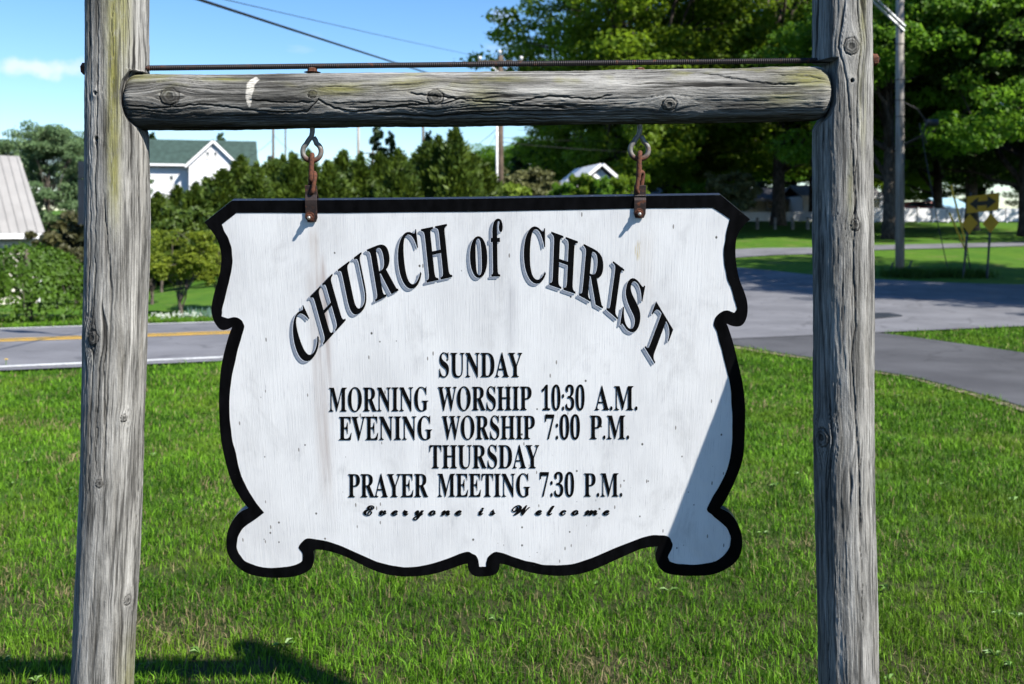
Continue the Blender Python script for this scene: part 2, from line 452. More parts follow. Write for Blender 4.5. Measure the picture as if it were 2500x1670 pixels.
# outlines of the painted letters (thousandths of an em)
GLYPH_SRC = '''
b. 219 109,111,79,103,57,81,49,51,57,21,79,-1,109,-9,139,-1,161,21,169,51,161,81,139,103
b0 559 280,-10,223,-5,175,10,135,36,102,71,77,114,58,165,40,255,34,359,40,463,58,552,77,603,102,645,135,679,175,704,224,719,281,724,335,719,382,704,422,679,454,645,480,602,500,552,519,462,525,358,519,254,500,165,480,114,454,71,421,36,381,10,334,-5/280,55,306,60,326,75,342,100,353,135,366,231,370,358,366,485,353,580,342,615,327,639,306,654,281,659,255,654,235,639,218,615,207,580,194,485,189,358,194,231,207,135,218,100,234,75,255,60
b1 559 97,0,97,53,179,53,202,57,217,67,226,87,229,118,229,619,161,544,130,522,100,515,78,520,59,535,46,559,42,589,110,613,150,634,196,666,266,718,378,718,378,118,381,91,388,70,403,57,429,53,510,53,510,0
b2 559 35,0,35,103,183,254,238,313,278,365,306,412,324,457,334,503,337,553,332,602,316,637,291,656,259,663,228,658,205,644,188,620,172,565,167,490,115,496,75,513,55,531,43,557,39,589,45,624,64,656,94,684,137,706,192,719,259,724,328,719,385,704,430,680,462,646,482,606,488,558,485,524,476,490,459,456,434,418,400,376,355,328,230,205,130,110,363,110,392,115,416,128,435,150,446,179,454,210,513,210,508,0
b3 559 243,-10,175,-6,121,7,79,27,51,52,34,80,28,110,34,144,54,168,81,183,113,188,117,149,128,117,147,92,186,68,236,60,268,63,297,73,322,91,342,118,355,156,359,207,355,243,341,274,319,301,288,322,250,334,204,338,142,338,142,400,208,400,248,405,280,418,304,441,327,487,335,547,330,595,314,632,288,655,252,663,220,657,198,641,182,615,173,583,168,546,166,508,111,513,70,530,51,547,40,569,36,597,42,631,61,661,92,687,135,708,190,720,257,724,323,719,380,705,426,682,453,658,473,630,484,598,488,561,483,519,468,481,444,449,395,409,335,381,375,371,416,355,454,331,485,300,506,258,513,206,507,150,491,104,464,66,430,37,389,16,343,1,294,-7
b7 559 165,0,431,605,168,605,138,599,119,582,110,554,104,504,44,504,49,714,526,714,526,665,250,0
b: 219 109,458,79,450,57,428,49,398,57,368,79,346,109,338,139,346,161,368,169,398,161,428,139,450/109,111,79,103,57,81,49,51,57,21,79,-1,109,-9,139,-1,161,21,169,51,161,81,139,103
bA 650 -13,0,-13,27,14,32,35,45,54,71,73,111,307,694,334,693,572,129,594,83,612,51,633,33,660,27,660,0,341,0,341,27,376,30,402,37,417,50,422,68,418,88,406,121,376,197,154,197,117,105,113,88,111,72,116,52,129,38,152,30,184,27,190,27,190,0/169,239,360,239,263,475
bC 697 382,-16,318,-11,259,4,205,30,157,64,116,106,83,156,59,212,44,273,39,340,44,406,59,467,84,523,117,572,158,613,207,648,261,673,321,688,386,693,460,684,547,655,562,650,577,648,599,653,614,668,624,693,650,693,650,459,625,459,599,517,568,566,531,606,489,636,443,654,395,660,347,653,306,634,273,601,247,555,229,495,218,423,214,337,218,257,230,189,251,134,279,90,316,60,361,41,414,35,474,43,533,67,589,105,638,158,666,132,630,87,589,50,544,21,494,0,440,-12
bD 738 30,0,30,26,69,32,94,44,106,69,110,111,110,557,105,606,91,635,64,648,22,653,22,678,330,678,415,673,488,656,551,628,604,590,637,552,663,508,682,457,693,401,697,339,690,249,668,173,631,111,580,62,515,28,435,7,340,0/331,36,377,41,416,55,449,78,476,112,501,171,517,247,522,341,518,422,506,490,487,546,460,589,425,620,382,639,332,645,301,641,282,631,274,609,271,573,271,107,274,72,282,51,300,40
bE 658 21,0,21,25,66,30,93,44,107,72,112,116,112,549,107,603,93,634,66,648,24,653,24,678,594,678,594,476,571,476,559,532,537,575,507,605,465,625,411,637,345,641,298,638,285,632,277,621,273,603,272,578,272,366,288,366,329,370,361,381,386,401,412,446,429,514,453,514,453,176,428,176,420,230,407,270,386,299,359,318,322,328,276,331,272,331,272,100,276,70,286,52,307,44,343,41,410,45,467,58,513,79,552,112,585,156,612,213,640,213,599,0
bG 756 399,-15,330,-10,267,5,211,29,161,62,119,104,86,153,61,209,46,272,41,341,46,408,61,469,86,524,119,573,160,614,208,648,261,673,320,688,383,693,464,684,550,656,564,651,577,649,592,652,604,660,614,673,624,693,651,693,651,458,625,458,600,515,569,564,532,604,490,635,445,654,398,660,350,653,309,634,276,601,250,555,232,496,221,424,217,339,223,243,240,163,268,101,296,65,329,39,367,24,410,19,458,24,489,41,505,68,510,106,510,190,505,229,490,254,460,266,410,271,410,295,745,295,745,271,704,266,680,254,668,230,664,191,664,43,576,11,488,-9
bH 779 23,0,23,26,66,32,93,47,107,75,111,120,111,564,106,605,93,631,66,646,24,653,24,678,360,678,360,653,328,649,304,643,288,633,278,618,273,596,271,564,271,373,509,373,509,564,507,596,502,618,493,633,477,643,453,649,420,653,420,678,755,678,755,653,712,646,686,632,673,606,669,564,669,120,673,77,687,49,712,33,755,26,755,0,420,0,420,26,463,32,490,46,504,73,509,120,509,329,271,329,271,120,276,75,289,47,316,32,360,26,360,0
bI 388 20,0,20,26,63,34,91,48,107,73,112,112,112,576,107,614,94,637,67,648,20,653,20,678,364,678,364,653,319,648,292,637,277,614,272,576,272,115,274,87,279,66,289,50,307,39,332,31,366,26,366,0
bM 944 21,0,21,26,64,32,92,47,107,74,112,118,112,569,110,598,105,619,95,634,79,644,55,650,22,653,22,678,275,678,472,212,669,678,919,678,919,653,878,645,853,630,839,604,834,563,834,127,836,90,841,64,851,45,866,35,888,29,918,26,918,0,589,0,589,26,621,30,644,37,660,48,670,66,675,90,677,124,677,594,429,0,402,0,157,579,157,119,162,72,178,44,207,31,252,26,252,0
bN 735 600,-16,159,521,159,117,163,73,177,46,203,32,248,26,248,0,27,0,27,26,58,29,81,35,96,45,106,62,111,85,113,117,113,578,73,626,54,645,27,653,27,678,233,678,582,251,582,562,580,594,575,617,565,632,549,643,526,649,493,653,493,678,714,678,714,653,671,647,645,633,632,605,628,561,628,-16
bO 782 388,-16,317,-9,251,11,192,43,141,86,98,138,67,199,48,267,41,339,48,411,67,479,99,539,141,592,193,635,254,667,321,687,395,694,466,687,532,668,591,636,642,594,684,542,716,481,735,413,742,339,735,267,716,199,684,138,641,86,589,43,529,11,461,-9/394,18,439,25,478,44,509,77,534,123,551,182,562,254,565,339,560,436,544,516,518,579,492,614,461,640,426,655,387,660,342,653,303,634,272,601,247,555,230,496,219,424,216,339,221,243,237,163,264,100,290,64,321,39,355,23
bP 622 23,0,23,26,66,32,93,47,107,75,111,120,111,564,106,605,93,631,66,646,24,653,24,678,318,678,428,672,500,655,546,628,580,592,602,547,609,494,605,454,593,417,574,385,546,358,497,329,435,312,360,306,271,306,271,120,276,75,289,47,316,32,360,26,360,0/271,342,300,342,345,346,379,357,405,376,421,404,432,442,435,490,429,558,410,605,388,626,359,638,322,642,297,639,282,631,274,616,271,593
bR 704 23,0,23,26,66,32,93,47,107,75,111,120,111,564,106,605,93,631,66,646,24,653,24,678,323,678,415,673,489,658,547,634,579,609,603,578,616,541,621,498,617,459,604,425,583,395,553,370,515,349,469,333,643,75,674,38,690,29,712,26,715,26,715,0,504,0,300,316,271,316,271,120,276,75,289,47,316,32,360,26,360,0/271,348,303,348,350,352,388,364,417,385,436,414,448,452,452,500,449,543,439,579,423,607,400,626,370,638,334,642,301,639,282,629,274,609,271,574
bS 581 64,-16,64,235,93,235,112,169,136,115,166,74,202,45,244,28,293,22,344,30,383,54,407,89,415,133,410,164,395,192,370,217,335,238,242,284,167,329,115,376,92,411,78,450,74,494,81,551,100,600,131,639,172,669,220,688,275,694,307,692,342,687,420,667,434,664,446,662,467,670,477,694,505,694,505,475,480,475,462,528,437,573,406,610,370,639,330,656,289,662,243,655,208,635,185,604,178,566,185,530,204,501,236,476,281,451,377,406,431,377,473,347,502,315,521,280,532,242,535,198,527,138,505,86,468,43,418,12,357,-8,286,-15,236,-12,187,1,147,14,126,18,112,16,103,11,97,0,91,-16
bT 630 137,0,137,26,183,31,212,46,227,75,232,120,232,645,222,645,173,640,131,625,97,601,71,567,53,524,43,473,16,473,16,678,611,678,611,472,586,472,578,518,564,557,544,589,517,613,484,631,445,641,400,645,392,645,392,120,397,73,412,45,440,31,488,26,488,0
bU 733 369,-19,305,-15,250,-4,205,16,170,43,143,77,124,120,113,172,109,231,109,564,104,605,91,631,64,646,22,653,22,678,358,678,358,653,325,649,302,643,285,633,275,618,271,596,269,564,269,208,273,154,284,110,303,77,329,52,365,38,409,33,455,37,495,50,527,70,552,100,570,137,580,183,584,237,584,563,579,604,565,631,537,645,489,653,489,678,706,678,706,653,668,644,645,628,633,602,629,563,629,270,625,198,613,137,593,87,566,48,529,19,485,-2,431,-15
bV 637 316,-19,66,567,50,600,34,626,12,644,-21,653,-21,678,314,678,314,653,274,651,248,644,232,630,227,610,230,591,240,563,385,213,518,562,525,587,528,609,523,630,509,643,483,650,445,653,445,678,658,678,658,653,630,649,608,637,589,612,569,570,342,-19
bW 910 254,-16,48,585,36,615,23,636,4,648,-23,653,-23,678,269,678,269,653,242,650,223,643,213,631,209,611,212,587,220,555,332,228,448,525,426,594,414,623,398,640,375,648,341,653,341,678,654,678,654,653,616,649,593,635,585,613,594,575,706,247,805,550,814,582,817,605,813,627,801,641,780,649,749,653,749,678,929,678,929,653,904,644,885,627,870,601,856,565,664,-16,637,-16,470,460,283,-16
bY 634 151,0,151,26,195,32,221,47,235,75,239,120,239,266,69,576,44,617,21,639,1,648,-20,652,-20,678,308,678,308,652,291,652,267,650,248,644,236,633,232,620,235,604,244,583,370,336,496,545,513,580,519,607,514,627,500,641,477,649,444,652,439,652,439,678,654,678,654,652,630,646,609,632,590,611,570,583,399,303,399,120,404,75,417,47,444,32,488,26,488,0
bf 318 22,0,22,24,44,27,59,33,68,41,74,52,77,72,78,109,78,412,24,412,24,462,78,462,78,526,83,575,99,616,126,649,162,673,206,687,259,692,315,685,357,664,383,632,392,595,388,567,375,546,356,533,334,529,310,533,291,544,279,560,275,582,278,603,287,626,292,635,294,644,288,656,268,660,243,655,229,640,222,615,220,581,220,462,303,462,303,412,220,412,220,97,224,60,235,38,258,28,297,24,297,0
bo 501 251,-15,189,-7,135,17,90,55,56,105,35,163,28,229,35,296,56,356,90,405,135,443,189,466,250,474,311,466,365,443,410,406,444,357,465,298,472,229,465,161,444,102,410,53,366,16,312,-7/251,17,276,22,296,35,311,58,319,84,324,121,327,229,323,339,309,403,295,426,275,440,251,445,225,440,205,426,191,403,178,338,174,230,178,122,183,84,191,58,206,35,226,22
sE 556 307,-7,245,-1,191,16,147,42,113,76,92,117,85,162,92,211,113,256,149,295,199,328,262,354,340,372,313,400,296,432,291,468,299,508,322,545,358,578,405,604,458,620,517,626,564,622,604,611,637,593,661,568,676,539,681,505,677,474,665,446,646,423,622,405,595,394,565,390,534,395,509,410,493,432,487,459,491,480,501,500,517,517,535,532,554,541,571,544,586,541,591,538,593,533,591,527,585,523,562,505,548,482,543,455,546,433,555,419,571,415,601,421,628,441,646,470,652,504,645,539,622,568,589,588,549,595,510,589,475,572,445,544,422,508,408,465,403,417,407,383,438,386,481,382,508,371,524,356,529,341,526,331,515,322,499,314,479,312,427,320,376,345,334,324,295,293,262,254,236,211,220,163,214,115,218,81,230,54,249,35,277,24,312,20,366,26,417,43,460,68,495,101,517,137,524,174,520,198,508,217,488,230,464,234,430,226,400,203,377,168,367,124,359,88,342,76,333,80,328,94,323,121,327,162,340,196,362,226,389,247,421,261,457,265,492,261,518,250,538,232,549,205,553,172,548,139,533,107,510,77,479,49,442,26,401,8,355,-3/467,335,483,338,491,343,480,357,447,362,431,361,414,358,436,341
sW 927 242,-6,221,-2,214,10,231,37,281,89,341,155,408,242,469,340,494,389,514,437,527,482,531,522,527,554,515,577,495,590,467,595,428,590,382,573,333,547,285,514,239,475,200,432,170,388,152,347,146,310,150,283,163,262,182,248,204,243,227,248,251,261,276,282,300,308,323,338,344,372,361,406,375,440,384,472,387,501,387,511,386,520,388,532,395,536,410,529,423,508,432,475,435,431,428,374,406,321,372,276,330,241,280,219,226,211,179,218,145,238,124,269,117,310,121,343,135,380,155,417,182,455,214,491,250,525,289,555,329,580,383,606,434,621,483,626,531,621,572,606,606,581,632,548,647,511,652,468,644,413,620,356,581,298,496,205,386,105,488,177,594,268,703,377,815,506,893,592,933,621,946,617,952,608,928,550,908,503,877,427,840,339,794,219,776,170,767,135,826,224,897,315,969,397,1030,457,1074,491,1099,502,1113,500,1117,493,1042,429,961,343,881,240,807,124,764,55,729,14,704,0,682,8,662,33,648,69,643,115,650,171,670,233,703,303,750,379,627,255,533,171,450,109,358,52,279,9
sc 386 142,-7,96,0,60,21,38,54,30,98,36,137,54,175,81,210,115,242,153,269,195,290,236,304,274,308,312,304,341,292,360,272,366,245,363,226,353,208,337,195,314,191,299,194,288,202,280,213,278,228,280,240,288,252,298,264,312,270,296,277,282,273,264,259,224,213,184,154,154,94,145,68,142,48,149,30,168,24,186,26,205,33,244,54,284,84,314,112,334,92,284,49,237,18,190,-1
se 411 150,-7,97,1,55,25,26,59,17,99,23,134,42,170,70,205,105,238,145,266,188,289,231,303,271,308,305,303,333,290,352,268,358,241,351,211,330,183,297,157,254,135,203,116,145,102,132,71,127,44,135,28,158,23,201,28,246,44,292,72,339,112,357,92,306,49,252,18,199,-1/155,128,187,135,219,150,246,170,269,195,284,221,289,246,285,269,271,277,256,272,237,257,216,234,195,203,174,167
si 344 274,362,253,365,237,374,227,387,223,406,228,427,242,445,263,457,287,461,306,458,322,449,332,435,336,418,331,397,318,379,297,366/289,92,232,39,192,10,160,-3,127,-7,94,-3,71,10,57,31,52,61,56,84,70,118,125,220,101,195,73,169,53,189,82,215,122,256,160,299,300,308,198,124,167,67,157,40,158,33,162,31,178,36,200,49,231,74,270,112
sl 418 303,92,257,49,219,18,182,-1,141,-7,109,-2,83,13,65,35,59,65,69,114,99,178,117,210,73,169,52,185,122,252,151,288,178,328,327,573,449,586,234,195,180,96,166,67,162,49,166,36,176,31,190,36,212,50,243,75,284,113
sm 801 -2,-8,68,92,116,163,145,207,154,228,153,233,148,235,127,220,76,169,57,189,145,273,182,298,219,306,242,299,256,278,261,242,254,196,318,258,373,296,419,308,440,304,457,291,468,269,472,241,466,196,515,245,560,280,599,301,634,308,663,303,687,288,703,263,708,228,702,190,685,151,661,115,637,84,619,60,613,41,615,34,620,31,631,36,653,51,684,76,723,112,744,92,691,44,655,17,624,1,608,-4,592,-6,564,0,541,16,525,43,520,78,522,98,527,117,535,136,549,157,590,210,619,248,628,269,627,274,623,275,586,259,534,210,466,126,376,0,226,-8,319,127,367,201,387,238,393,256,391,264,385,266,351,249,300,200,232,116,148,0
sn 577 -2,-8,68,92,116,163,145,207,154,228,153,233,148,235,127,220,76,169,57,189,145,273,182,298,219,306,242,298,255,276,260,238,254,196,303,245,348,280,388,301,423,308,452,303,475,286,489,260,494,224,491,202,480,177,447,126,412,82,395,59,389,41,391,34,396,31,407,36,429,51,460,76,499,112,520,92,467,44,431,17,400,1,384,-4,368,-6,340,0,317,16,301,43,296,78,298,101,305,124,322,154,356,196,413,261,417,267,417,269,416,274,412,275,374,259,316,210,280,173,240,125,148,0
so 447 136,-7,92,0,57,22,34,54,26,96,32,132,49,169,76,205,110,238,150,266,193,289,237,303,280,308,323,302,356,285,375,256,382,217,378,183,365,151,344,119,313,84,348,98,384,124,403,102,369,75,334,56,298,44,263,40,221,14,179,-2/158,25,181,31,209,49,205,64,209,78,221,91,239,102,261,107,297,158,318,204,325,246,319,269,301,276,281,268,251,242,215,199,180,145,153,91,145,68,142,50,146,31
sr 410 353,92,292,36,256,9,230,-2,202,-6,160,-1,128,15,106,38,99,69,103,96,115,126,133,157,157,189,186,219,220,245,178,242,151,242,115,206,74,169,54,189,90,220,121,250,133,299,141,321,149,328,158,330,171,327,173,313,173,306,172,299,182,287,213,281,265,274,287,267,304,257,315,243,319,223,309,195,284,153,255,111,232,80,219,60,215,44,219,34,229,31,242,36,264,49,294,74,335,113
ss 350 307,105,261,62,223,32,191,11,161,-1,132,-6,100,-8,59,-3,30,14,12,37,6,63,9,81,19,97,34,107,53,110,71,107,85,98,92,85,95,71,92,56,83,44,71,36,59,33,52,34,62,24,78,21,100,27,120,45,137,75,148,104,156,137,160,174,162,215,162,234,160,251,137,230,104,199,72,169,54,189,102,234,168,297,179,312,194,331,208,337,222,333,226,322,224,313,217,304,210,294,208,282,210,273,217,262,251,203,262,146,256,109,239,82,288,125
sv 472 166,-6,120,-1,86,15,65,40,58,75,65,112,87,155,122,205,131,218,134,228,133,233,129,235,115,227,78,189,62,206,89,234,121,265,151,288,181,304,205,308,226,302,238,282,242,250,240,228,235,206,220,174,197,132,175,95,162,75,154,60,150,46,156,33,174,28,216,34,258,54,299,86,281,110,272,132,269,158,273,192,285,227,303,258,326,285,350,302,374,308,398,304,414,291,424,271,427,247,419,199,394,149,353,99,371,102,390,112,410,126,429,144,448,124,421,101,396,85,368,75,334,72,328,72,286,37,246,13,207,-1/323,105,348,131,369,163,383,194,388,223,383,237,368,242,352,239,337,229,323,214,312,196,305,176,302,156,304,138,310,123
sy 577 513,92,442,39,371,2,320,-82,274,-152,233,-205,197,-242,151,-275,104,-294,54,-301,12,-295,-17,-279,-34,-253,-40,-221,-33,-184,-12,-149,22,-115,95,-67,190,-24,244,-4,291,82,244,33,201,3,164,-7,131,-2,105,13,88,35,82,65,85,94,95,123,110,152,131,185,148,212,154,227,153,233,149,235,137,229,114,208,93,188,73,169,52,189,92,228,134,263,165,286,194,302,220,307,244,303,261,291,272,271,275,243,271,209,257,175,210,93,188,57,180,38,183,28,193,25,223,44,274,99,339,185,412,298,545,307,396,44,445,75,496,112/53,-275,77,-268,103,-248,129,-214,175,-140,229,-38,138,-81,69,-129,37,-163,18,-197,12,-230,15,-246,23,-261,36,-271
'''

# ------------------------------------------------------------------ weathered wood
def wood_fields(Sg, Vg, knots, seed, rough=1.0):
    """relief, tone, cracks and grain coordinate on an unrolled log surface"""
    psi = Sg.copy(); km = np.zeros_like(Sg); ring = np.zeros_like(Sg); hole = np.zeros_like(Sg)
    swirl = np.zeros_like(Sg)
    for (s0, v0, r, kind) in knots:
        ds = Sg - s0; dv = Vg - v0
        psi = psi - np.tanh(ds / (0.5 * r)) * r * 0.9 * np.exp(-np.abs(ds) / (2.6 * r)) * np.exp(-(dv / (2.6 * r)) ** 2)
        rr = np.sqrt((ds / r) ** 2 + (dv / (r * 1.15)) ** 2) + 0.12 * pn(ds / r * 2, dv / r * 2, 5)
        mk = sm(1.08, 0.9, rr)
        if kind == 'hole': hole = np.maximum(hole, sm(1.0, 0.6, rr))
        else:
            km = np.maximum(km, mk); ring = np.where(mk > 0.01, rr, ring)
        swirl = np.maximum(swirl, np.exp(-(rr / 2.4) ** 2))
    wv = 0.0015 * pn(Sg * 12, Vg * 5, seed + 3)
    psi = psi + wv
    n1 = fbm(psi * 330, Vg * 7, seed, 3)
    n2 = pn(psi * 120, Vg * 3.2, seed + 1)
    n3 = pn(psi * 26, Vg * 2.2, seed + 2)
    q = fbm(psi * 34, Vg * 5.5, seed + 5, 4) * 3.2
    fq = q - np.floor(q)
    terr = np.floor(q) + sm(0.72, 1.0, fq)
    c1 = pn(psi * 42 + 0.16 * pn(psi * 30, Vg * 22, seed + 8), Vg * 0.75, seed + 6)
    m1 = sm(0.085, 0.02, np.abs(c1)) * sm(-0.12, 0.12, pn(psi * 13 + 7, Vg * 1.9, seed + 7))
    c2 = pn(psi * 115, Vg * 1.6, seed + 9)
    m2 = sm(0.10, 0.02, np.abs(c2)) * sm(0.0, 0.3, pn(psi * 30, Vg * 3.5, seed + 10)) * 0.6
    crack = np.maximum(m1, m2) * (1 - 0.7 * km)
    n4 = fbm(psi * 240, Vg * 38, seed + 31, 3)
    disp = rough * (0.0008 * n4 + 0.0008 * n1 + 0.0005 * n2 + 0.0018 * n3 + 0.0007 * terr) + 0.003 * swirl - 0.0035 * crack
    kr = np.sin(ring * 16) * km
    disp = disp * (1 - km) + km * (0.0035 + 0.0007 * kr - 0.002 * sm(0.35, 0.0, ring) )
    edge = np.exp(-((ring - 1.0) / 0.10) ** 2) * (ring > 0)
    disp = disp - 0.003 * edge
    crack = np.maximum(crack, 0.75 * edge)
    disp = disp - 0.012 * hole
    crack = np.maximum(crack, hole)
    tone = 0.5 + 0.10 * n4 + 0.42 * fbm(psi * 46, Vg * 2.6, seed + 11, 4) + 0.30 * fbm(Sg * 24, Vg * 5, seed + 12, 3) + 0.16 * n1 + 0.10 * (terr - q)
    tone = tone - 0.24 * km + 0.12 * kr - 0.25 * km * sm(0.5, 0.1, ring)
    return disp, tone, crack, psi, km

def front_angles(back=26, front=150, half=112):
    a = np.linspace(-half, half, front); b = np.linspace(half, 360 - half, back + 2)[1:-1]
    return np.radians(np.concatenate([a, b]))

m = NM('weathered_log_wood')
gr = m.attr('grain', 'Vector')
fine = m.noise(m.mapv(gr, (900, 16, 1)), 1, 5, 0.65)
med = m.noise(m.mapv(gr, (120, 5, 1)), 1, 4, 0.6)
spk = m.noise(m.coord('Object'), 260, 3, 0.7)
tn = m.math('ADD', m.attr('tone'), m.math('MULTIPLY', m.math('SUBTRACT', fine, 0.5), 0.75))
tn = m.math('ADD', tn, m.math('MULTIPLY', m.math('SUBTRACT', med, 0.5), 0.55))
tn = m.math('ADD', tn, m.math('MULTIPLY', m.math('SUBTRACT', spk, 0.5), 0.22))
tn = m.math('ADD', tn, m.attr('shade'))
c = m.ramp(tn, [(0.08, (0.034, 0.033, 0.030)), (0.30, (0.092, 0.089, 0.081)), (0.49, (0.190, 0.184, 0.169)), (0.70, (0.295, 0.286, 0.264)), (0.97, (0.43, 0.418, 0.388))])
c = m.mix(m.math('MULTIPLY', m.mr(m.noise(m.mapv(gr, (40, 2.5, 1)), 1, 3), 0.5, 0.75), 0.28), c, (0.19, 0.165, 0.12))
lf = m.math('MULTIPLY', m.attr('lichen'), m.mr(m.noise(m.mapv(gr, (160, 30, 1)), 1, 5, 0.7), 0.24, 0.52))
c = m.mix(m.math('MULTIPLY', lf, 0.92), c, m.mix(m.noise(m.coord('Object'), 90, 4), (0.16, 0.165, 0.035), (0.235, 0.215, 0.05)))
hair = m.noise(m.mapv(gr, (240, 3.5, 1)), 1, 2, 0.5, 0.0)
hair = m.math('MULTIPLY', m.mr(m.math('ABSOLUTE', m.math('SUBTRACT', hair, 0.5)), 0.030, 0.004), m.mr(m.noise(m.mapv(gr, (60, 6, 1)), 1, 3), 0.45, 0.58))
c = m.mix(m.math('MULTIPLY', hair, 0.6), c, (0.022, 0.021, 0.020))
h2 = m.noise(m.mapv(gr, (78, 1.1, 1)), 1, 2, 0.4)
h2 = m.math('MULTIPLY', m.mr(m.math('ABSOLUTE', m.math('SUBTRACT', h2, 0.5)), 0.030, 0.008), m.mr(m.noise(m.mapv(gr, (26, 2.8, 1)), 1, 3), 0.44, 0.54))
h3 = m.noise(m.mapv(gr, (130, 2.0, 5)), 1, 2, 0.4)
h3 = m.math('MULTIPLY', m.mr(m.math('ABSOLUTE', m.math('SUBTRACT', h3, 0.5)), 0.032, 0.008), m.mr(m.noise(m.mapv(gr, (35, 5, 7)), 1, 3), 0.50, 0.60))
h2 = m.math('MAXIMUM', h2, h3)
c = m.mix(m.math('MULTIPLY', h2, 0.65), c, (0.014, 0.013, 0.012))
hair = m.math('MAXIMUM', hair, h2)
c = m.mix(m.math('MULTIPLY', m.attr('crack'), 0.92), c, (0.012, 0.011, 0.010))
c = m.mix(m.math('MULTIPLY', m.attr('paint'), m.mr(m.noise(m.mapv(gr, (150, 60, 1)), 1, 4, 0.7), 0.30, 0.50, 0.25, 0.95)), c, (0.56, 0.53, 0.47))
M_WOOD = m.set(c, 0.86, 0, 0.22, m.bump(m.math('SUBTRACT', m.math('ADD', m.math('ADD', fine, m.math('MULTIPLY', m.noise(m.mapv(gr, (330, 75, 1)), 1, 4, 0.65), 0.9)), m.math('MULTIPLY', spk, 0.4)), m.math('MULTIPLY', hair, 0.8)), 0.8, 0.0022))

def finish_log(name, P, nv, nphi, fields, lichen, paint_, shade, parent):
    disp, tone, crack, psi, km, Vg = fields
    ii = np.arange(nv * nphi).reshape(nv, nphi); jj = np.roll(ii, -1, 1)
    f = np.stack([ii[:-1], jj[:-1], jj[1:], ii[1:]], -1).reshape(-1, 4)
    V = P.reshape(-1, 3)
    me = mesh_np(name, V, f, True)
    fattr(me, 'tone', tone); fattr(me, 'crack', np.clip(crack, 0, 1)); fattr(me, 'lichen', np.clip(lichen, 0, 1))
    fattr(me, 'paint', np.clip(paint_, 0, 1)); fattr(me, 'shade', np.broadcast_to(shade, tone.shape))
    vattr(me, 'grain', np.stack([psi, Vg, np.zeros_like(psi)], -1))
    bm = bmesh.new(); bm.from_mesh(me); bm.verts.ensure_lookup_table()
    for k in (0, nv - 1):
        vs = [bm.verts[k * nphi + j] for j in range(nphi)]
        bm.faces.new(vs if k else vs[::-1])
    bmesh.ops.recalc_face_normals(bm, faces=bm.faces)
    bm.to_mesh(me); bm.free()
    return obj(name, me, M_WOOD, parent)

SC = D / F
frame = empty('sign_frame', (0, 0, 0))
tag(frame, 'weathered grey log frame holding up the white church sign', 'sign frame')

def zpx(py): return H - (py - YH) * SC
def pxz(z): return YH + (H - z) / SC

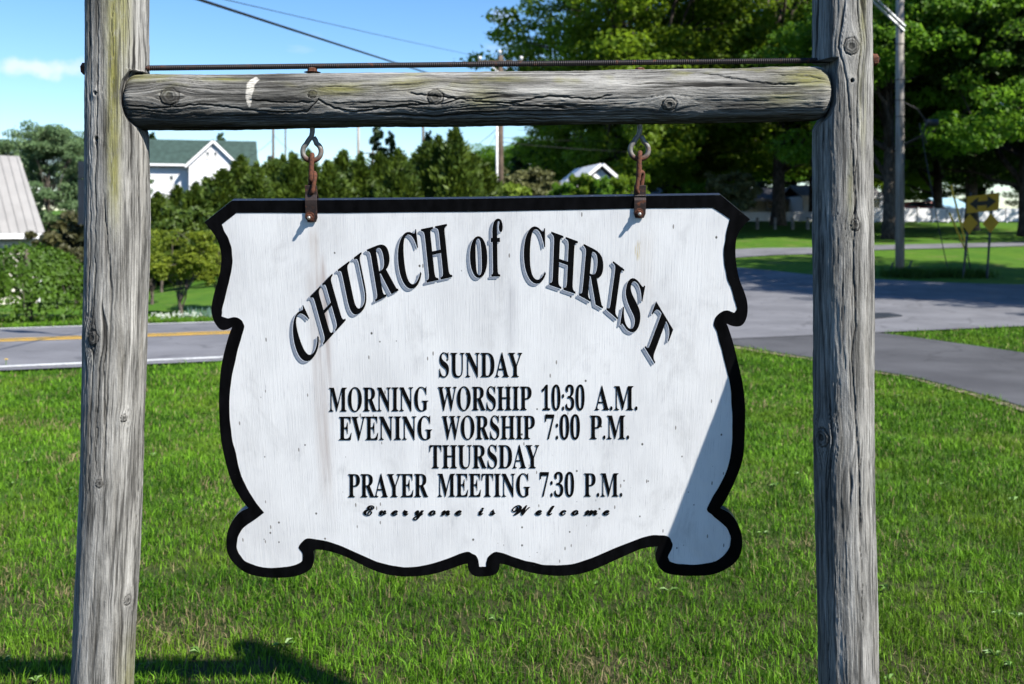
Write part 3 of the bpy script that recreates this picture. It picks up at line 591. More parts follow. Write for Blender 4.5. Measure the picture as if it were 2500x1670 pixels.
def make_post(side, cpts, wpts, knots_px, long_crack, seed, top_z):
    phi = front_angles()
    # rows: dense where the photograph looks, coarse below
    zs = np.concatenate([np.linspace(-0.15, zpx(1680), 40)[:-1], np.linspace(zpx(1680), zpx(-10), 760), np.linspace(zpx(-10), top_z, 60)[1:]])
    py = pxz(zs)
    cx = (np.interp(py, *zip(*cpts)) - 1250) * SC
    rad = np.interp(py, *zip(*wpts)) * 0.5 * SC * 0.985
    vdir = math.atan2(-np.mean(cx), D)             # direction from post to camera, as phi
    R0 = float(np.mean(rad))
    PH, Vg = np.meshgrid(phi, zs)
    Sg = PH * R0
    def s_of(px, pyy):
        o = (px - np.interp(pyy, *zip(*cpts))) / (np.interp(pyy, *zip(*wpts)) * 0.5)
        return (math.asin(max(-0.97, min(0.97, o))) + vdir) * R0
    knots = [(s_of(x, y), zpx(y), r * SC, k) for x, y, r, k in knots_px]
    disp, tone, crack, psi, km = wood_fields(Sg, Vg, knots, seed)
    if long_crack:
        sy = [p[1] for p in long_crack]; ss = [s_of(*p) for p in long_crack]
        sc_ = np.interp(pxz(Vg), sy, ss) + 0.0016 * pn(Vg * 26, 0.7, 12) + 0.0008 * pn(Vg * 90, 0.2, 13)
        lc = np.exp(-((Sg - sc_) / (0.0016 + 0.0007 * pn(Vg * 14, 0.4, 15))) ** 2) * (0.75 + 0.25 * pn(Vg * 9, 0.1, 16)) * sm(sy[0] - 10, sy[0] + 30, pxz(Vg)) * sm(sy[-1] + 5, sy[-1] - 60, pxz(Vg))
        crack = np.maximum(crack, lc); disp = disp - 0.006 * lc
    Rr = rad[:, None] + disp
    X = cx[:, None] + np.sin(PH) * Rr; Y = -np.cos(PH) * Rr
    pyg = pxz(Vg)
    # notch that takes the end of the cross beam, and the planed flat above it
    pxg = X / SC + 1250
    if side < 0:
        lim = np.interp(pyg, [-200, 172, 180, 205, 232, 262, 285, 302, 316, 340, 372, 392, 410], [9999, 9999, 336, 322, 317, 318, 324, 333, 347, 356, 362, 372, 9999])
        cut = np.maximum(0, pxg - lim) * (pyg > 174) * (pyg < 405)
        X = X - cut * SC
        fl = ((X - cx[:, None]) * math.sin(R(62)) - Y * math.cos(R(62))) - 0.885 * R0
        fl = np.maximum(0, fl) * (pyg < 176)
        X = X - fl * math.sin(R(62)); Y = Y + fl * math.cos(R(62))
    else:
        lim = np.interp(pyg, [-200, 146, 152, 180, 225, 262, 288, 306, 330], [-9999, -9999, 2026, 2022, 2021, 2020, 2012, 1996, 1980])
        cut = np.maximum(0, lim - pxg) * (pyg > 148) * (pyg < 330)
        X = X + cut * SC
        fl = (-(X - cx[:, None]) * math.sin(R(72)) - Y * math.cos(R(72))) - 0.86 * R0
        fl = np.maximum(0, fl) * (pyg < 150)
        X = X + fl * math.sin(R(72)); Y = Y + fl * math.cos(R(72))
    cutm = sm(0, 3, cut) ; flm = sm(0.0002, 0.002, fl)
    tone = tone * (1 - 0.5 * flm) + flm * 0.5 * 0.78
    if side < 0:
        sl = s_of(277, 250); wdt = np.interp(pyg, [0, 300, 560, 640], [0.017, 0.013, 0.011, 0.004])
        li = np.exp(-((Sg - sl - 0.006 * pn(Vg * 3, 0.2, 4)) / wdt) ** 2) * sm(620, 430, pyg) * sm(-1.4, 0.35, fbm(psi * 60, Vg * 6, 3, 3))
        li = np.maximum(li, 0.8 * np.exp(-((Sg - s_of(300, 60)) / 0.02) ** 2) * sm(240, 60, pyg))
        li = np.maximum(li, 0.5 * sm(1480, 1660, pyg) * sm(0.0, 0.05, Sg - s_of(270, 1600)))
    else:
        sl = s_of(2103, 200); wdt = 0.008
        li = 0.75 * np.exp(-((Sg - sl) / wdt) ** 2) * sm(430, 250, pyg) * sm(-0.4, 0.3, fbm(psi * 50, Vg * 6, 9, 3))
        li = np.maximum(li, 0.45 * np.exp(-((Sg - s_of(2075, 500)) / 0.006) ** 2) * np.exp(-((pyg - 470) / 70) ** 2))
    P = np.stack([X, Y, Vg], -1)
    return finish_log('post', P, len(zs), len(phi), (disp, tone, crack, psi, km, Vg), li, np.zeros_like(li), 0.10, frame)

lp = make_post(-1, [(-300, 287), (0, 287), (600, 286), (900, 280), (1200, 272), (1670, 250), (2400, 215)],
               [(-300, 150), (0, 150), (600, 153), (900, 149), (1200, 147), (1670, 147), (2400, 150)],
               [(237, 237, 5, 'hole'), (239, 346, 6, 'hole'), (232, 818, 15, 'knot'), (246, 1162, 9, 'knot'), (308, 1452, 11, 'knot'), (300, 1010, 8, 'knot')],
               [(255, 470), (262, 560), (272, 700), (268, 830), (262, 950), (258, 1090), (252, 1200)], 11, 2.13)
lp['label'] = 'left post with a green algae stripe and a notch for the beam'
rp = make_post(1, [(-300, 2054), (0, 2056), (600, 2058), (1200, 2062), (1670, 2072), (2400, 2084)],
               [(-300, 143), (0, 143), (600, 146), (1200, 143), (1670, 144), (2400, 146)],
               [(2077, 126, 18, 'knot'), (2079, 207, 5, 'hole'), (2087, 550, 12, 'knot'), (2010, 1062, 20, 'knot')],
               [(2052, 88), (2047, 126), (2060, 168), (2069, 230), (2075, 306), (2080, 383), (2083, 459), (2086, 510), (2082, 638), (2085, 715), (2088, 791), (2077, 860), (2084, 944), (2092, 1059), (2097, 1136), (2100, 1260), (2102, 1340)], 23, 2.10)
rp['label'] = 'right post with a round knot and a long drying crack'

# ---- cross beam
def make_beam():
    phi = front_angles(back=30, front=150, half=115)
    x0, x1 = (319 - 1250) * SC, (2017 - 1250) * SC
    inner = np.linspace(x0 + 0.028, x1 - 0.028, 800)
    tl = (1 - np.cos(np.linspace(0, math.pi / 2, 12))) * 0.028
    xs = np.concatenate([x0 + tl[:-1], inner, (x1 - tl[:-1])[::-1]])
    px = xs / SC + 1250
    cz = zpx(np.interp(px, [319, 600, 1000, 1400, 1600, 2017], [249, 249, 243, 239, 236, 229]))
    rad = np.interp(px, [319, 600, 1000, 1400, 1600, 2017], [69, 67, 67, 67.5, 67.5, 66.5]) * SC * 0.985
    PH, Vg = np.meshgrid(phi, xs); R0 = float(np.mean(rad)); Sg = PH * R0
    def s_of(px_, py_):
        o = (np.interp(px_, [319, 2017], [249, 229]) - py_) / 67
        return (math.asin(max(-0.97, min(0.97, o))) - R(7.5)) * R0
    knots = [(s_of(437, 234), (437 - 1250) * SC, 20 * SC, 'knot'), (s_of(776, 228), (776 - 1250) * SC, 9 * SC, 'knot'),
             (s_of(1068, 235), (1068 - 1250) * SC, 17 * SC, 'knot'), (s_of(1624, 252), (1624 - 1250) * SC, 15 * SC, 'knot')]
    disp, tone, crack, psi, km = wood_fields(Sg, Vg, knots, 41, 1.25)
    pxg = Vg / SC + 1250
    def poly_crack(pts, wd=0.0016, dep=0.006):
        nonlocal crack, disp
        xs_ = [p[0] for p in pts]; ss = [s_of(*p) for p in pts]
        s_ = np.interp(pxg, xs_, ss) + 0.002 * pn(pxg / 14, 0.3, 5)
        lc = np.exp(-((Sg - s_) / wd) ** 2) * sm(xs_[0] - 4, xs_[0] + 14, pxg) * sm(xs_[-1] + 4, xs_[-1] - 14, pxg)
        crack = np.maximum(crack, lc); disp = disp - dep * lc
    poly_crack([(600, 262), (690, 272), (760, 270), (790, 240), (820, 258), (870, 272), (940, 260), (1060, 250)])
    poly_crack([(620, 240), (700, 247), (780, 246)], 0.0010)
    poly_crack([(1240, 250), (1340, 232), (1440, 240), (1490, 228)])
    poly_crack([(1700, 176), (1780, 190), (1850, 203), (1930, 206)])
    poly_crack([(1880, 182), (1960, 186), (2005, 196)], 0.0012)
    poly_crack([(1000, 225), (1180, 246), (1260, 252), (1380, 262)], 0.0013)
    poly_crack([(330, 255), (400, 262), (520, 252), (610, 262)], 0.0013)
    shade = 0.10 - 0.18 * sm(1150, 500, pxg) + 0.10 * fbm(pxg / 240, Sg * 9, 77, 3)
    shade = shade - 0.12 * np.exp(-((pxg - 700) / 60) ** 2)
    li = 0.6 * sm(0.05, 0.40, fbm(pxg / 95 + 3.1, Sg * 22, 31, 3)) * sm(-0.01, 0.05, Sg)
    for (a, b, wx, wy, k) in ((840, 215, 60, 14, 1), (355, 190, 40, 14, 1), (560, 190, 60, 9, .9), (1180, 235, 40, 25, .7), (1230, 190, 60, 12, .7), (1960, 190, 60, 30, 1), (1900, 240, 60, 18, .6), (1000, 200, 60, 18, .6)):
        li = np.maximum(li * 0.98, k * np.exp(-((pxg - a) / wx) ** 2 - ((Sg - s_of(a, b)) / (wy * SC)) ** 2))
    li = li * 0.9
    # streak of white paint
    pyv = np.degrees(0) + (np.interp(pxg, [319, 2017], [249, 229]) - 67 * np.sin(Sg / R0 + R(7.5)))
    pc = np.interp(pyv, [186, 205, 235, 258], [634, 627, 624, 626]); pw = np.interp(pyv, [184, 190, 215, 245, 258], [2, 13, 10, 7, 2])
    pt = sm(1.0, 0.75, np.abs(pxg - pc) / pw + 0.22 * pn(pxg / 7, pyv / 16, 3)) * (pyv > 184) * (pyv < 258) * (1 - 0.35 * crack)
    cap = np.ones(len(xs)); e = 0.028
    for i, x in enumerate(xs):
        q = min(x - x0, x1 - x) / e
        if q < 1: cap[i] = 0.62 + 0.38 * math.sqrt(max(0, 1 - (1 - q) ** 2))
    Rr = (rad[:, None] + disp) * cap[:, None]
    P = np.stack([Vg, -np.cos(PH) * Rr, cz[:, None] + np.sin(PH) * Rr], -1)
    b = finish_log('beam', P, len(xs), len(phi), (disp, tone, crack, psi, km, Vg), li, pt, shade, frame)
    b['label'] = 'dark split cross beam with lichen patches and a white paint mark'
make_beam()

# ---- metals
def rusty(name, steel, rust_amt, metal=0.55, rough=0.55, grad=None):
    m = NM(name); v = m.coord('Object')
    n = m.noise(v, 70, 6, 0.7); n2 = m.noise(v, 240, 4, 0.7)
    rc = m.mix(m.mr(n2, 0.3, 0.7), (0.036, 0.014, 0.009), (0.14, 0.046, 0.020))
    f = m.mr(n, 0.62 - rust_amt, 0.72 - rust_amt * 0.6)
    if grad is not None:
        sx = m.n('SeparateXYZ'); tcd = m.n('TexCoord'); m.l(tcd.outputs['Object'], sx.inputs[0])
        g = m.mr(m.math('ADD', sx.outputs['Z'], m.math('MULTIPLY', m.math('SUBTRACT', n, 0.5), 0.02)), grad[0], grad[1])
        f = m.math('MAXIMUM', g, m.math('MULTIPLY', f, 0.5))
    c = m.mix(f, steel, rc)
    m.set(c, m.mr(f, 0, 1, rough, 0.9), m.mr(f, 0, 1, metal, 0.05), 0.45, m.bump(n2, 0.5, 0.0012))
    return m.m
M_RUST = rusty('rusted_iron', (0.055, 0.026, 0.018), 0.36, 0.2, 0.8)
M_ROD = rusty('dark_threaded_steel', (0.016, 0.013, 0.014), 0.06, 0.5, 0.6)
M_STRAP = rusty('dark_brown_strap_iron', (0.030, 0.020, 0.019), 0.10, 0.35, 0.62)
M_ZINC = rusty('weathered_zinc', (0.17, 0.163, 0.15), 0.12, 0.4, 0.55, (-0.002, -0.022))
M_BOLT = plain('dull_zinc_bolt', (0.5, 0.48, 0.45), 0.4, 0.8, 0.3, 200)

# ---- threaded rod along the top of the beam
def hexnut(mb, c, ax, r, h):
    ax = Vector(ax).normalized(); a = ax.cross(Vector((0, 0.3, 1))).normalized(); b = ax.cross(a)
    vs = []
    for s_, q in ((-0.5, 0.9), (-0.38, 1.0), (0.38, 1.0), (0.5, 0.9)):
        for k in range(6):
            t = math.pi / 3 * k
            vs.append(Vector(c) + ax * h * s_ + (a * math.cos(t) + b * math.sin(t)) * r * q)
    fs = [tuple(range(6))[::-1], tuple(range(18, 24))]
    for i in range(3):
        for k in range(6): fs.append((i * 6 + k, i * 6 + (k + 1) % 6, i * 6 + 6 + (k + 1) % 6, i * 6 + 6 + k))
    mb.add(vs, fs)
ra = Vector(((200 - 1250) * SC, 0, zpx(168))); rb = Vector(((2154 - 1250) * SC, 0, zpx(146)))
L = (rb - ra).length; pitch = 0.0043; n_t = int(L / pitch)
ax = (rb - ra).normalized(); perp1 = Vector((0, 1, 0)); perp2 = ax.cross(perp1)
rv = []
for i in range(n_t):
    for k2, rr in ((0, 0.0056), (0.5, 0.0067)):
        cpt = ra + ax * (i + k2) * pitch
        for k in range(10):
            t = 2 * math.pi * k / 10
            rv.append(cpt + (perp1 * math.cos(t) + perp2 * math.sin(t)) * rr)
nr = n_t * 2
fi = [(i * 10 + k, i * 10 + (k + 1) % 10, i * 10 + 10 + (k + 1) % 10, i * 10 + 10 + k) for i in range(nr - 1) for k in range(10)]
fi += [tuple(range(10))[::-1], tuple((nr - 1) * 10 + k for k in range(10))]
rod = obj('threaded_rod', mesh_np('threaded_rod', rv, fi, False), M_ROD, frame)
for px_, side in ((207, -1), (2136, 1)):
    c_ = ra + ax * (((px_ - 200) * SC))
    mb = MB(); hexnut(mb, c_, ax, 0.0135, 0.011); mb.build('nut', M_RUST, rod)
    mb = MB(); mb.tube([c_ - ax * side * 0.0065, c_ - ax * side * 0.0085], 0.0165, 16); mb.build('washer', M_RUST, rod)

# ---- eye bolts
def eye_bolt(cx, y_beam_bottom, py_c, parent):
    root = Vector(((cx - 1250) * SC, 0, zpx(py_c)))
    r = 0.0205; wr = 0.0058
    pts = [(0.001, 0, zpx(165) - root.z), (0.001, 0, 0.060), (0.001, 0, 0.044), (-0.001, 0, 0.034), (-0.008, 0, 0.0245)]
    a0 = 128
    for k in range(0, 25):
        a = R(a0 + k * (360 - 2 * (a0 - 90) + 8) / 24)
        pts.append((math.cos(a) * r, 0.0022 * (k / 24 - 0.5), math.sin(a) * r))
    pts += [(0.0075, 0.001, 0.0255), (0.0035, 0.001, 0.0315)]
    mb = MB(); mb.tube(pts, wr, 12)
    o = mb.build('eye_bolt', M_ZINC, parent, True); o.location = root
    mb = MB(); hexnut(mb, (0.001, 0, zpx(171) - root.z), (0, 0, 1), 0.011, 0.009); mb.build('nut', M_RUST, o)
    mb = MB(); mb.tube([(0.001, 0, zpx(176.5) - root.z), (0.001, 0, zpx(174.5) - root.z)], [0.019, 0.013], 18); mb.build('washer', M_RUST, o)
    return o
eb1 = eye_bolt(761.5, 316, 370, frame)
eb2 = eye_bolt(1561, 304, 366, frame)

# ------------------------------------------------------------------ the sign
TH = R(15.0); ZT = zpx(489); Y0 = 0.0
sign = empty('church_sign', (0, Y0, ZT)); sign.rotation_euler = (TH, 0, 0)
tag(sign, 'white scroll-shaped church sign with black border hanging from the log beam', 'sign')
def B(px, py):
    """photograph pixel -> coordinates on the hanging board (across, up)"""
    a = (px - 1250) / F; b = -(py - YH) / F; tn_ = math.tan(TH)
    t = (D + Y0 + (ZT - H) * tn_) / (1 + b * tn_)
    z = H + b * t; y = t - D
    return (a * t, (y - Y0) * -math.sin(TH) + (z - ZT) * math.cos(TH))

OUT = [(565.8, 489.8, 1), (850, 488), (1160, 485), (1450, 480), (1759.5, 475.9, 1), (1831.2, 535.6, 1), (1816.9, 549.3), (1804.1, 566.8), (1797.1, 587.6), (1795.5, 619.4), (1798.7, 651.3), (1805.7, 683.2), (1816.9, 711.9), (1824.2, 737.4), (1824.9, 762.9), (1820.1, 782.1), (1810.5, 794.2), (1797.8, 797), (1785, 794.8), (1773.8, 790, 1), (1778.6, 801.2), (1789.8, 836.3), (1799.3, 874.5), (1808, 912), (1814.4, 945), (1819, 993), (1818.2, 1054.3), (1815.2, 1107.9), (1806.8, 1142.3), (1791.4, 1180.6), (1772.3, 1218.9), (1758.9, 1239.9, 1), (1780, 1251.4), (1795.3, 1268.6), (1806.8, 1291.6), (1811.7, 1314.5), (1810.6, 1341.3), (1799.1, 1368.1), (1772.3, 1389.2), (1737.9, 1402.6), (1695.8, 1405.6), (1657.5, 1404.5), (1626.9, 1398.7), (1611.6, 1387.3), (1602, 1370), (1600.1, 1352.8), (1605.8, 1333.7, 1), (1573.3, 1337.5), (1542.7, 1349), (1504.4, 1366.2), (1466.2, 1383.4), (1427.9, 1398), (1389.6, 1404.5), (1351.4, 1405.3), (1305.4, 1399.5), (1267.2, 1389.2), (1236.5, 1378.8), (1220.1, 1375.8, 1), (1219.3, 1386), (1214, 1397.5), (1202.1, 1404.5), (1180, 1407.4), (1162, 1406.6), (1149.7, 1399.5), (1142.8, 1387.3), (1141.3, 1375.8, 1), (1130.6, 1377.7), (1092.3, 1391.1), (1054, 1401.8), (1004.3, 1407.2), (958.4, 1404.5), (920.1, 1394.9), (881.8, 1377.7), (843.6, 1358.6), (805.3, 1345.9), (774.7, 1341.3), (765.1, 1344.4, 1), (767, 1360.5), (763.2, 1381.5), (751.7, 1394.2), (724.9, 1405.6), (686.7, 1410.2), (640.7, 1408.3), (602.5, 1398.7), (575.7, 1379.6), (558.5, 1356.6), (552.7, 1329.9), (556.5, 1295.4), (569.9, 1268.6), (587.2, 1249.5), (606.3, 1240, 1), (587.2, 1215), (566.1, 1176.8), (550.8, 1127), (539.3, 1069.6), (535.5, 1012), (534.7, 974), (536.8, 929), (540.5, 895), (547, 862), (557.7, 822.5), (566.7, 798.6, 1), (556.1, 803.7), (544.7, 805.7), (535, 801.5), (525.3, 788.5), (518.2, 770.7), (516.3, 751.3), (522.1, 719), (531.8, 686.6), (538.3, 657.4), (540.5, 631.5), (538.3, 608.9), (530.2, 584.6), (515.6, 562), (498.8, 542.5, 1)]
INN = [(576.5, 520.5, 1), (850, 519), (1160, 516), (1450, 511), (1741, 506.2, 1), (1781.2, 534.9, 1), (1775.4, 558.9), (1770.7, 587.6), (1766.8, 619.4), (1769.7, 651.3), (1777, 683.2), (1788.2, 715.1), (1796.2, 740.6), (1798, 755), (1793, 763, 1), (1775.4, 758.2), (1762.7, 760.4), (1748.3, 772.5), (1742.9, 788.4), (1748.3, 807.6), (1759.5, 842.7), (1771.5, 893), (1783, 947), (1786.9, 993), (1787.6, 1054.3), (1783.8, 1107.9), (1774.2, 1146.2), (1757, 1184.4), (1739.8, 1213.1), (1727.2, 1238), (1728.3, 1247.6), (1745.5, 1262.9), (1770.4, 1283.9), (1781.9, 1303.1), (1783, 1326), (1772.3, 1349), (1749.4, 1368.1), (1714.9, 1376.5), (1676.6, 1377.3), (1646, 1374.6), (1632.6, 1366.2), (1632.6, 1354.7), (1640.3, 1337.5), (1640.3, 1322.2), (1630.7, 1309.9), (1607.8, 1306.1), (1581, 1308.8), (1550.4, 1318.4), (1504.4, 1336.7), (1447, 1360.5), (1404.9, 1374.6), (1366.7, 1379.6), (1332.2, 1378.5), (1294, 1371.2), (1255.7, 1359.7), (1221.2, 1348.2), (1205.9, 1348.2), (1192.5, 1358.6), (1187.4, 1372), (1186.1, 1383.4, 1), (1169.6, 1383.4, 1), (1167.7, 1365), (1157.4, 1352.8), (1142.1, 1347.5), (1126.8, 1349.8), (1092.3, 1363.1), (1054, 1375.8), (1015.8, 1383.4), (977.5, 1383.4), (939.2, 1376.5), (901, 1362.4), (855, 1343.2), (816.8, 1326.8), (778.5, 1317.2), (749.8, 1314.5), (734.5, 1326), (728, 1337.5, 1), (737.2, 1349), (739.5, 1364.3), (732.6, 1373.1), (709.6, 1381.5), (671.4, 1386.1), (633.1, 1383.4), (602.5, 1372), (585.2, 1352.8), (578.7, 1333.7), (581.4, 1310.7), (594.8, 1287.8), (621.6, 1268.6), (644.6, 1251.4, 1), (610.1, 1203.6), (589.1, 1161.5), (575.7, 1107.9), (566.1, 1062), (560.4, 1008.4), (562.4, 956), (565.5, 924), (570.6, 897), (580.3, 858.1), (590.1, 822.5), (595.9, 803.1), (595.6, 790.2), (588.4, 779.8), (573.9, 774.6), (557.7, 776.6), (544.7, 774), (541.5, 767.5), (543.1, 754.5), (549.6, 725.4), (559.3, 689.8), (565.8, 657.4), (568, 628.3), (564.8, 602.4), (559.3, 584.6), (549.6, 565.2), (541.5, 548, 1)]
def smooth_loop(pts, k=4):
    n = len(pts); out = []
    P = [Vector(B(p[0], p[1])) for p in pts]; cn = [len(p) > 2 for p in pts]
    for i in range(n):
        p1, p2 = P[i], P[(i + 1) % n]
        p0 = P[i - 1] if not cn[i] else p1 * 2 - p2
        p3 = P[(i + 2) % n] if not cn[(i + 1) % n] else p2 * 2 - p1
        for j in range(k):
            t = j / k
            out.append(0.5 * ((2 * p1) + (p2 - p0) * t + (2 * p0 - 5 * p1 + 4 * p2 - p3) * t * t + (3 * p1 - p0 - 3 * p2 + p3) * t ** 3))
    return out
def fill2d(loops):
    """triangulate outlines with holes -> verts (x,z), faces"""
    cu = bpy.data.curves.new('tmp', 'CURVE'); cu.dimensions = '2D'; cu.fill_mode = 'BOTH'
    for lp_ in loops:
        sp = cu.splines.new('POLY'); sp.points.add(len(lp_) - 1); sp.use_cyclic_u = True
        for i, p in enumerate(lp_): sp.points[i].co = (p[0], p[1], 0, 1)
    ob = bpy.data.objects.new('tmp', cu)
    COL.objects.link(ob)
    bpy.context.view_layer.update()
    me = bpy.data.meshes.new_from_object(ob.evaluated_get(bpy.context.evaluated_depsgraph_get()))
    vs = [(v.co.x, v.co.y) for v in me.vertices]; fs = [tuple(p.vertices) for p in me.polygons]
    bpy.data.meshes.remove(me); bpy.data.objects.remove(ob); bpy.data.curves.remove(cu)
    return vs, fs
outer = smooth_loop(OUT); inner_ = smooth_loop(INN)
j_ = np.array([0.0013 * pn(i * 0.35, 0.4, 6) for i in range(len(inner_))])
inner_ = [p + Vector((float(a), float(a))) for p, a in zip(inner_, j_)]

m = NM('weathered_white_sign_paint')
sx = m.n('SeparateXYZ'); tcd = m.n('TexCoord'); m.l(tcd.outputs['Object'], sx.inputs[0])
ox, oz = sx.outputs['X'], sx.outputs['Z']
chk = m.noise(m.coord('Object', (520, 1, 14)), 1, 4, 0.7)
chk2 = m.noise(m.coord('Object', (210, 1, 5)), 1, 3, 0.6)
spk = m.noise(m.coord('Object', (420, 1, 420)), 1, 3, 0.75)
blot = m.noise(m.coord('Object', (6, 1, 3.2)), 1, 4, 0.6)
c = m.mix(m.mr(blot, 0.35, 0.72), (0.83, 0.825, 0.815), (0.70, 0.695, 0.69))
grime = m.noise(m.coord('Object', (9, 1, 5)), 1, 6, 0.7, 0.6)
c = m.mix(m.math('MULTIPLY', m.mr(grime, 0.50, 0.72), 0.55), c, (0.55, 0.545, 0.54))
c = m.mix(m.math('MULTIPLY', m.mr(chk, 0.56, 0.72), 0.62), c, (0.34, 0.34, 0.37))
c = m.mix(m.math('MULTIPLY', m.mr(chk2, 0.60, 0.76), 0.25), c, (0.46, 0.46, 0.50))
c = m.mix(m.math('MULTIPLY', m.mr(spk, 0.60, 0.74), 0.35), c, (0.36, 0.36, 0.38))
def band(x_px, y_px, wd):          # soft stripe running down the board below an iron strap
    xb = B(x_px, y_px)[0]
    return m.mr(m.math('ABSOLUTE', m.math('SUBTRACT', ox, xb)), wd, 0.0)
strk = m.noise(m.coord('Object', (70, 1, 2.0)), 1, 4, 0.6)
for xp, yp, wd, y0, y1, k, col in ((772, 700, 0.016, 535, 760, 0.8, (0.42, 0.31, 0.23)), (790, 1000, 0.035, 640, 1300, 0.75, (0.46, 0.40, 0.37)), (802, 900, 0.010, 600, 1000, 0.7, (0.38, 0.29, 0.26)), (1250, 800, 0.02, 660, 960, 0.5, (0.40, 0.40, 0.42)), (1574, 700, 0.03, 545, 900, 0.35, (0.52, 0.46, 0.40))):
    fz = m.mr(oz, B(0, y0)[1], B(0, y0 + 60)[1]); fz2 = m.mr(oz, B(0, y1)[1], B(0, y1 - 220)[1])
    f = m.math('MULTIPLY', m.math('MULTIPLY', band(xp, yp, wd), m.math('MULTIPLY', fz, fz2)), m.mr(strk, 0.35, 0.65, 0.25, 1.0))
    c = m.mix(m.math('MULTIPLY', f, k), c, col)
bx, bz = B(1558, 612)
e1 = m.math('POWER', m.math('DIVIDE', m.math('SUBTRACT', ox, bx), 0.009), 2.0); e2 = m.math('POWER', m.math('DIVIDE', m.math('SUBTRACT', oz, bz), 0.026), 2.0)
f = m.math('MULTIPLY', m.mr(m.math('ADD', e1, e2), 1.2, 0.0), m.mr(m.noise(m.coord('Object', (300, 1, 30)), 1, 3), 0.4, 0.62))
c = m.mix(m.math('MULTIPLY', f, 0.8), c, (0.50, 0.38, 0.13))
vor = m.n('TexVoronoi'); vor.inputs['Scale'].default_value = 1.0; m.l(m.coord('Object', (52, 1, 40)), vor.inputs['Vector'])
sel = m.n('SeparateColor'); m.l(vor.outputs['Color'], sel.inputs[0])
low = m.mr(oz, -0.2, -0.95, 0.05, 0.40)
dot = m.math('MULTIPLY', m.mr(m.math('DIVIDE', vor.outputs['Distance'], m.mr(sel.outputs[1], 0.0, 1.0, 0.35, 1.5)), 0.11, 0.06), m.math('LESS_THAN', sel.outputs[0], low))
c = m.mix(dot, c, (0.10, 0.095, 0.085))
vo2 = m.n('TexVoronoi'); vo2.inputs['Scale'].default_value = 1.0; m.l(m.coord('Object', (55, 1, 17), (0, R(35), 0)), vo2.inputs['Vector'])
se2 = m.n('SeparateColor'); m.l(vo2.outputs['Color'], se2.inputs[0])
bit = m.math('MULTIPLY', m.mr(vo2.outputs['Distance'], 0.11, 0.07), m.math('LESS_THAN', se2.outputs[1], m.mr(oz, -0.35, -0.95, 0.03, 0.45)))
c = m.mix(m.math('MULTIPLY', bit, 0.8), c, (0.13, 0.11, 0.09))
M_BOARD = m.set(c, 0.62, 0, 0.35, m.bump(m.math('ADD', chk, m.math('MULTIPLY', chk2, 0.8)), 0.35, 0.0012))

m = NM('black_sign_paint'); v = m.coord('Object')
n = m.noise(v, 330, 4, 0.75); n2 = m.noise(m.coord('Object', (40, 40, 16)), 1, 4, 0.6)
c = m.mix(m.mr(n2, 0.3, 0.75), (0.0016, 0.0016, 0.002), (0.004, 0.004, 0.005))
c = m.mix(m.math('MULTIPLY', m.mr(n, 0.715, 0.77), 0.75), c, (0.42, 0.42, 0.42))
M_BLACK = m.set(c, m.mr(n2, 0.3, 0.7, 0.50, 0.70), 0, 0.05, m.bump(n2, 0.25, 0.001))
M_LETTER = plain('black_lettering_paint', (0.003, 0.003, 0.0035), 0.7, 0, 0.4, 90, 0.06)
M_SHADE = plain('grey_lettering_shade', (0.235, 0.265, 0.325), 0.65, 0, 0.12, 160, 0.3)
M_KEY = plain('fresh_white_lettering_edge', (0.80, 0.80, 0.82), 0.62, 0, 0.04, 120, 0.3)

m = NM('worn_black_board_edge'); v = m.coord('Object')
n = m.noise(m.coord('Object', (90, 200, 90)), 1, 5, 0.75)
M_EDGE = m.set(m.mix(m.mr(n, 0.62, 0.70), (0.016, 0.016, 0.020), (0.40, 0.39, 0.37)), 0.38, 0, 0.5, m.bump(n, 0.4, 0.001))
TB = 0.019
vs, fs = fill2d([outer])
no = len(outer)
V = [(x, 0, z) for x, z in vs] + [(x, TB, z) for x, z in vs]; nv_ = len(vs)
Fc = list(fs) + [tuple(i + nv_ for i in f[::-1]) for f in fs]
board = obj('board', mesh_np('board', V, Fc), M_BOARD, sign)
V = [(p.x, -0.0002, p.y) for p in outer] + [(p.x, TB + 0.0002, p.y) for p in outer]
ol = [Vector((p.x, p.y)) for p in outer]
edge_v = V
edge = obj('board_edge', mesh_np('board_edge', edge_v, [(i, (i + 1) % no, no + (i + 1) % no, no + i) for i in range(no)]), M_EDGE, board)
vs, fs = fill2d([outer, inner_])
bord = obj('painted_border', mesh_np('painted_border', [(x, -0.0008, z) for x, z in vs], fs), M_BLACK, board)
vs2, fs2 = fill2d([outer])

GLY = {}
for ln in GLYPH_SRC.strip().splitlines():
    k, adv, rest = ln.split(' ')
    sp = []
    for s_ in rest.split('/'):
        q = [int(t) for t in s_.split(',')]; sp.append([(q[i], q[i + 1]) for i in range(0, len(q), 2)])
    GLY[k] = (int(adv), sp)
def gbox(sp):
    xs = [p[0] for s_ in sp for p in s_]; return min(xs), max(xs)
class Flat:
    def __init__(s): s.v = []; s.f = []
    def add(s, loops, off):
        vs, fs = fill2d(loops); o = len(s.v)
        s.v += [(x, -off, z) for x, z in vs]; s.f += [tuple(i + o for i in f) for f in fs]
    def build(s, name, mat, label):
        o = obj(name, mesh_np(name, s.v, s.f), mat, board)
        if label: o['label'] = label
        return o
def dense(lp_, step=60):
    out = []
    for i, p in enumerate(lp_):
        q = lp_[(i + 1) % len(lp_)]; n = max(1, int(math.dist(p, q) / step))
        out += [(p[0] + (q[0] - p[0]) * t / n, p[1] + (q[1] - p[1]) * t / n) for t in range(n)]
    return out
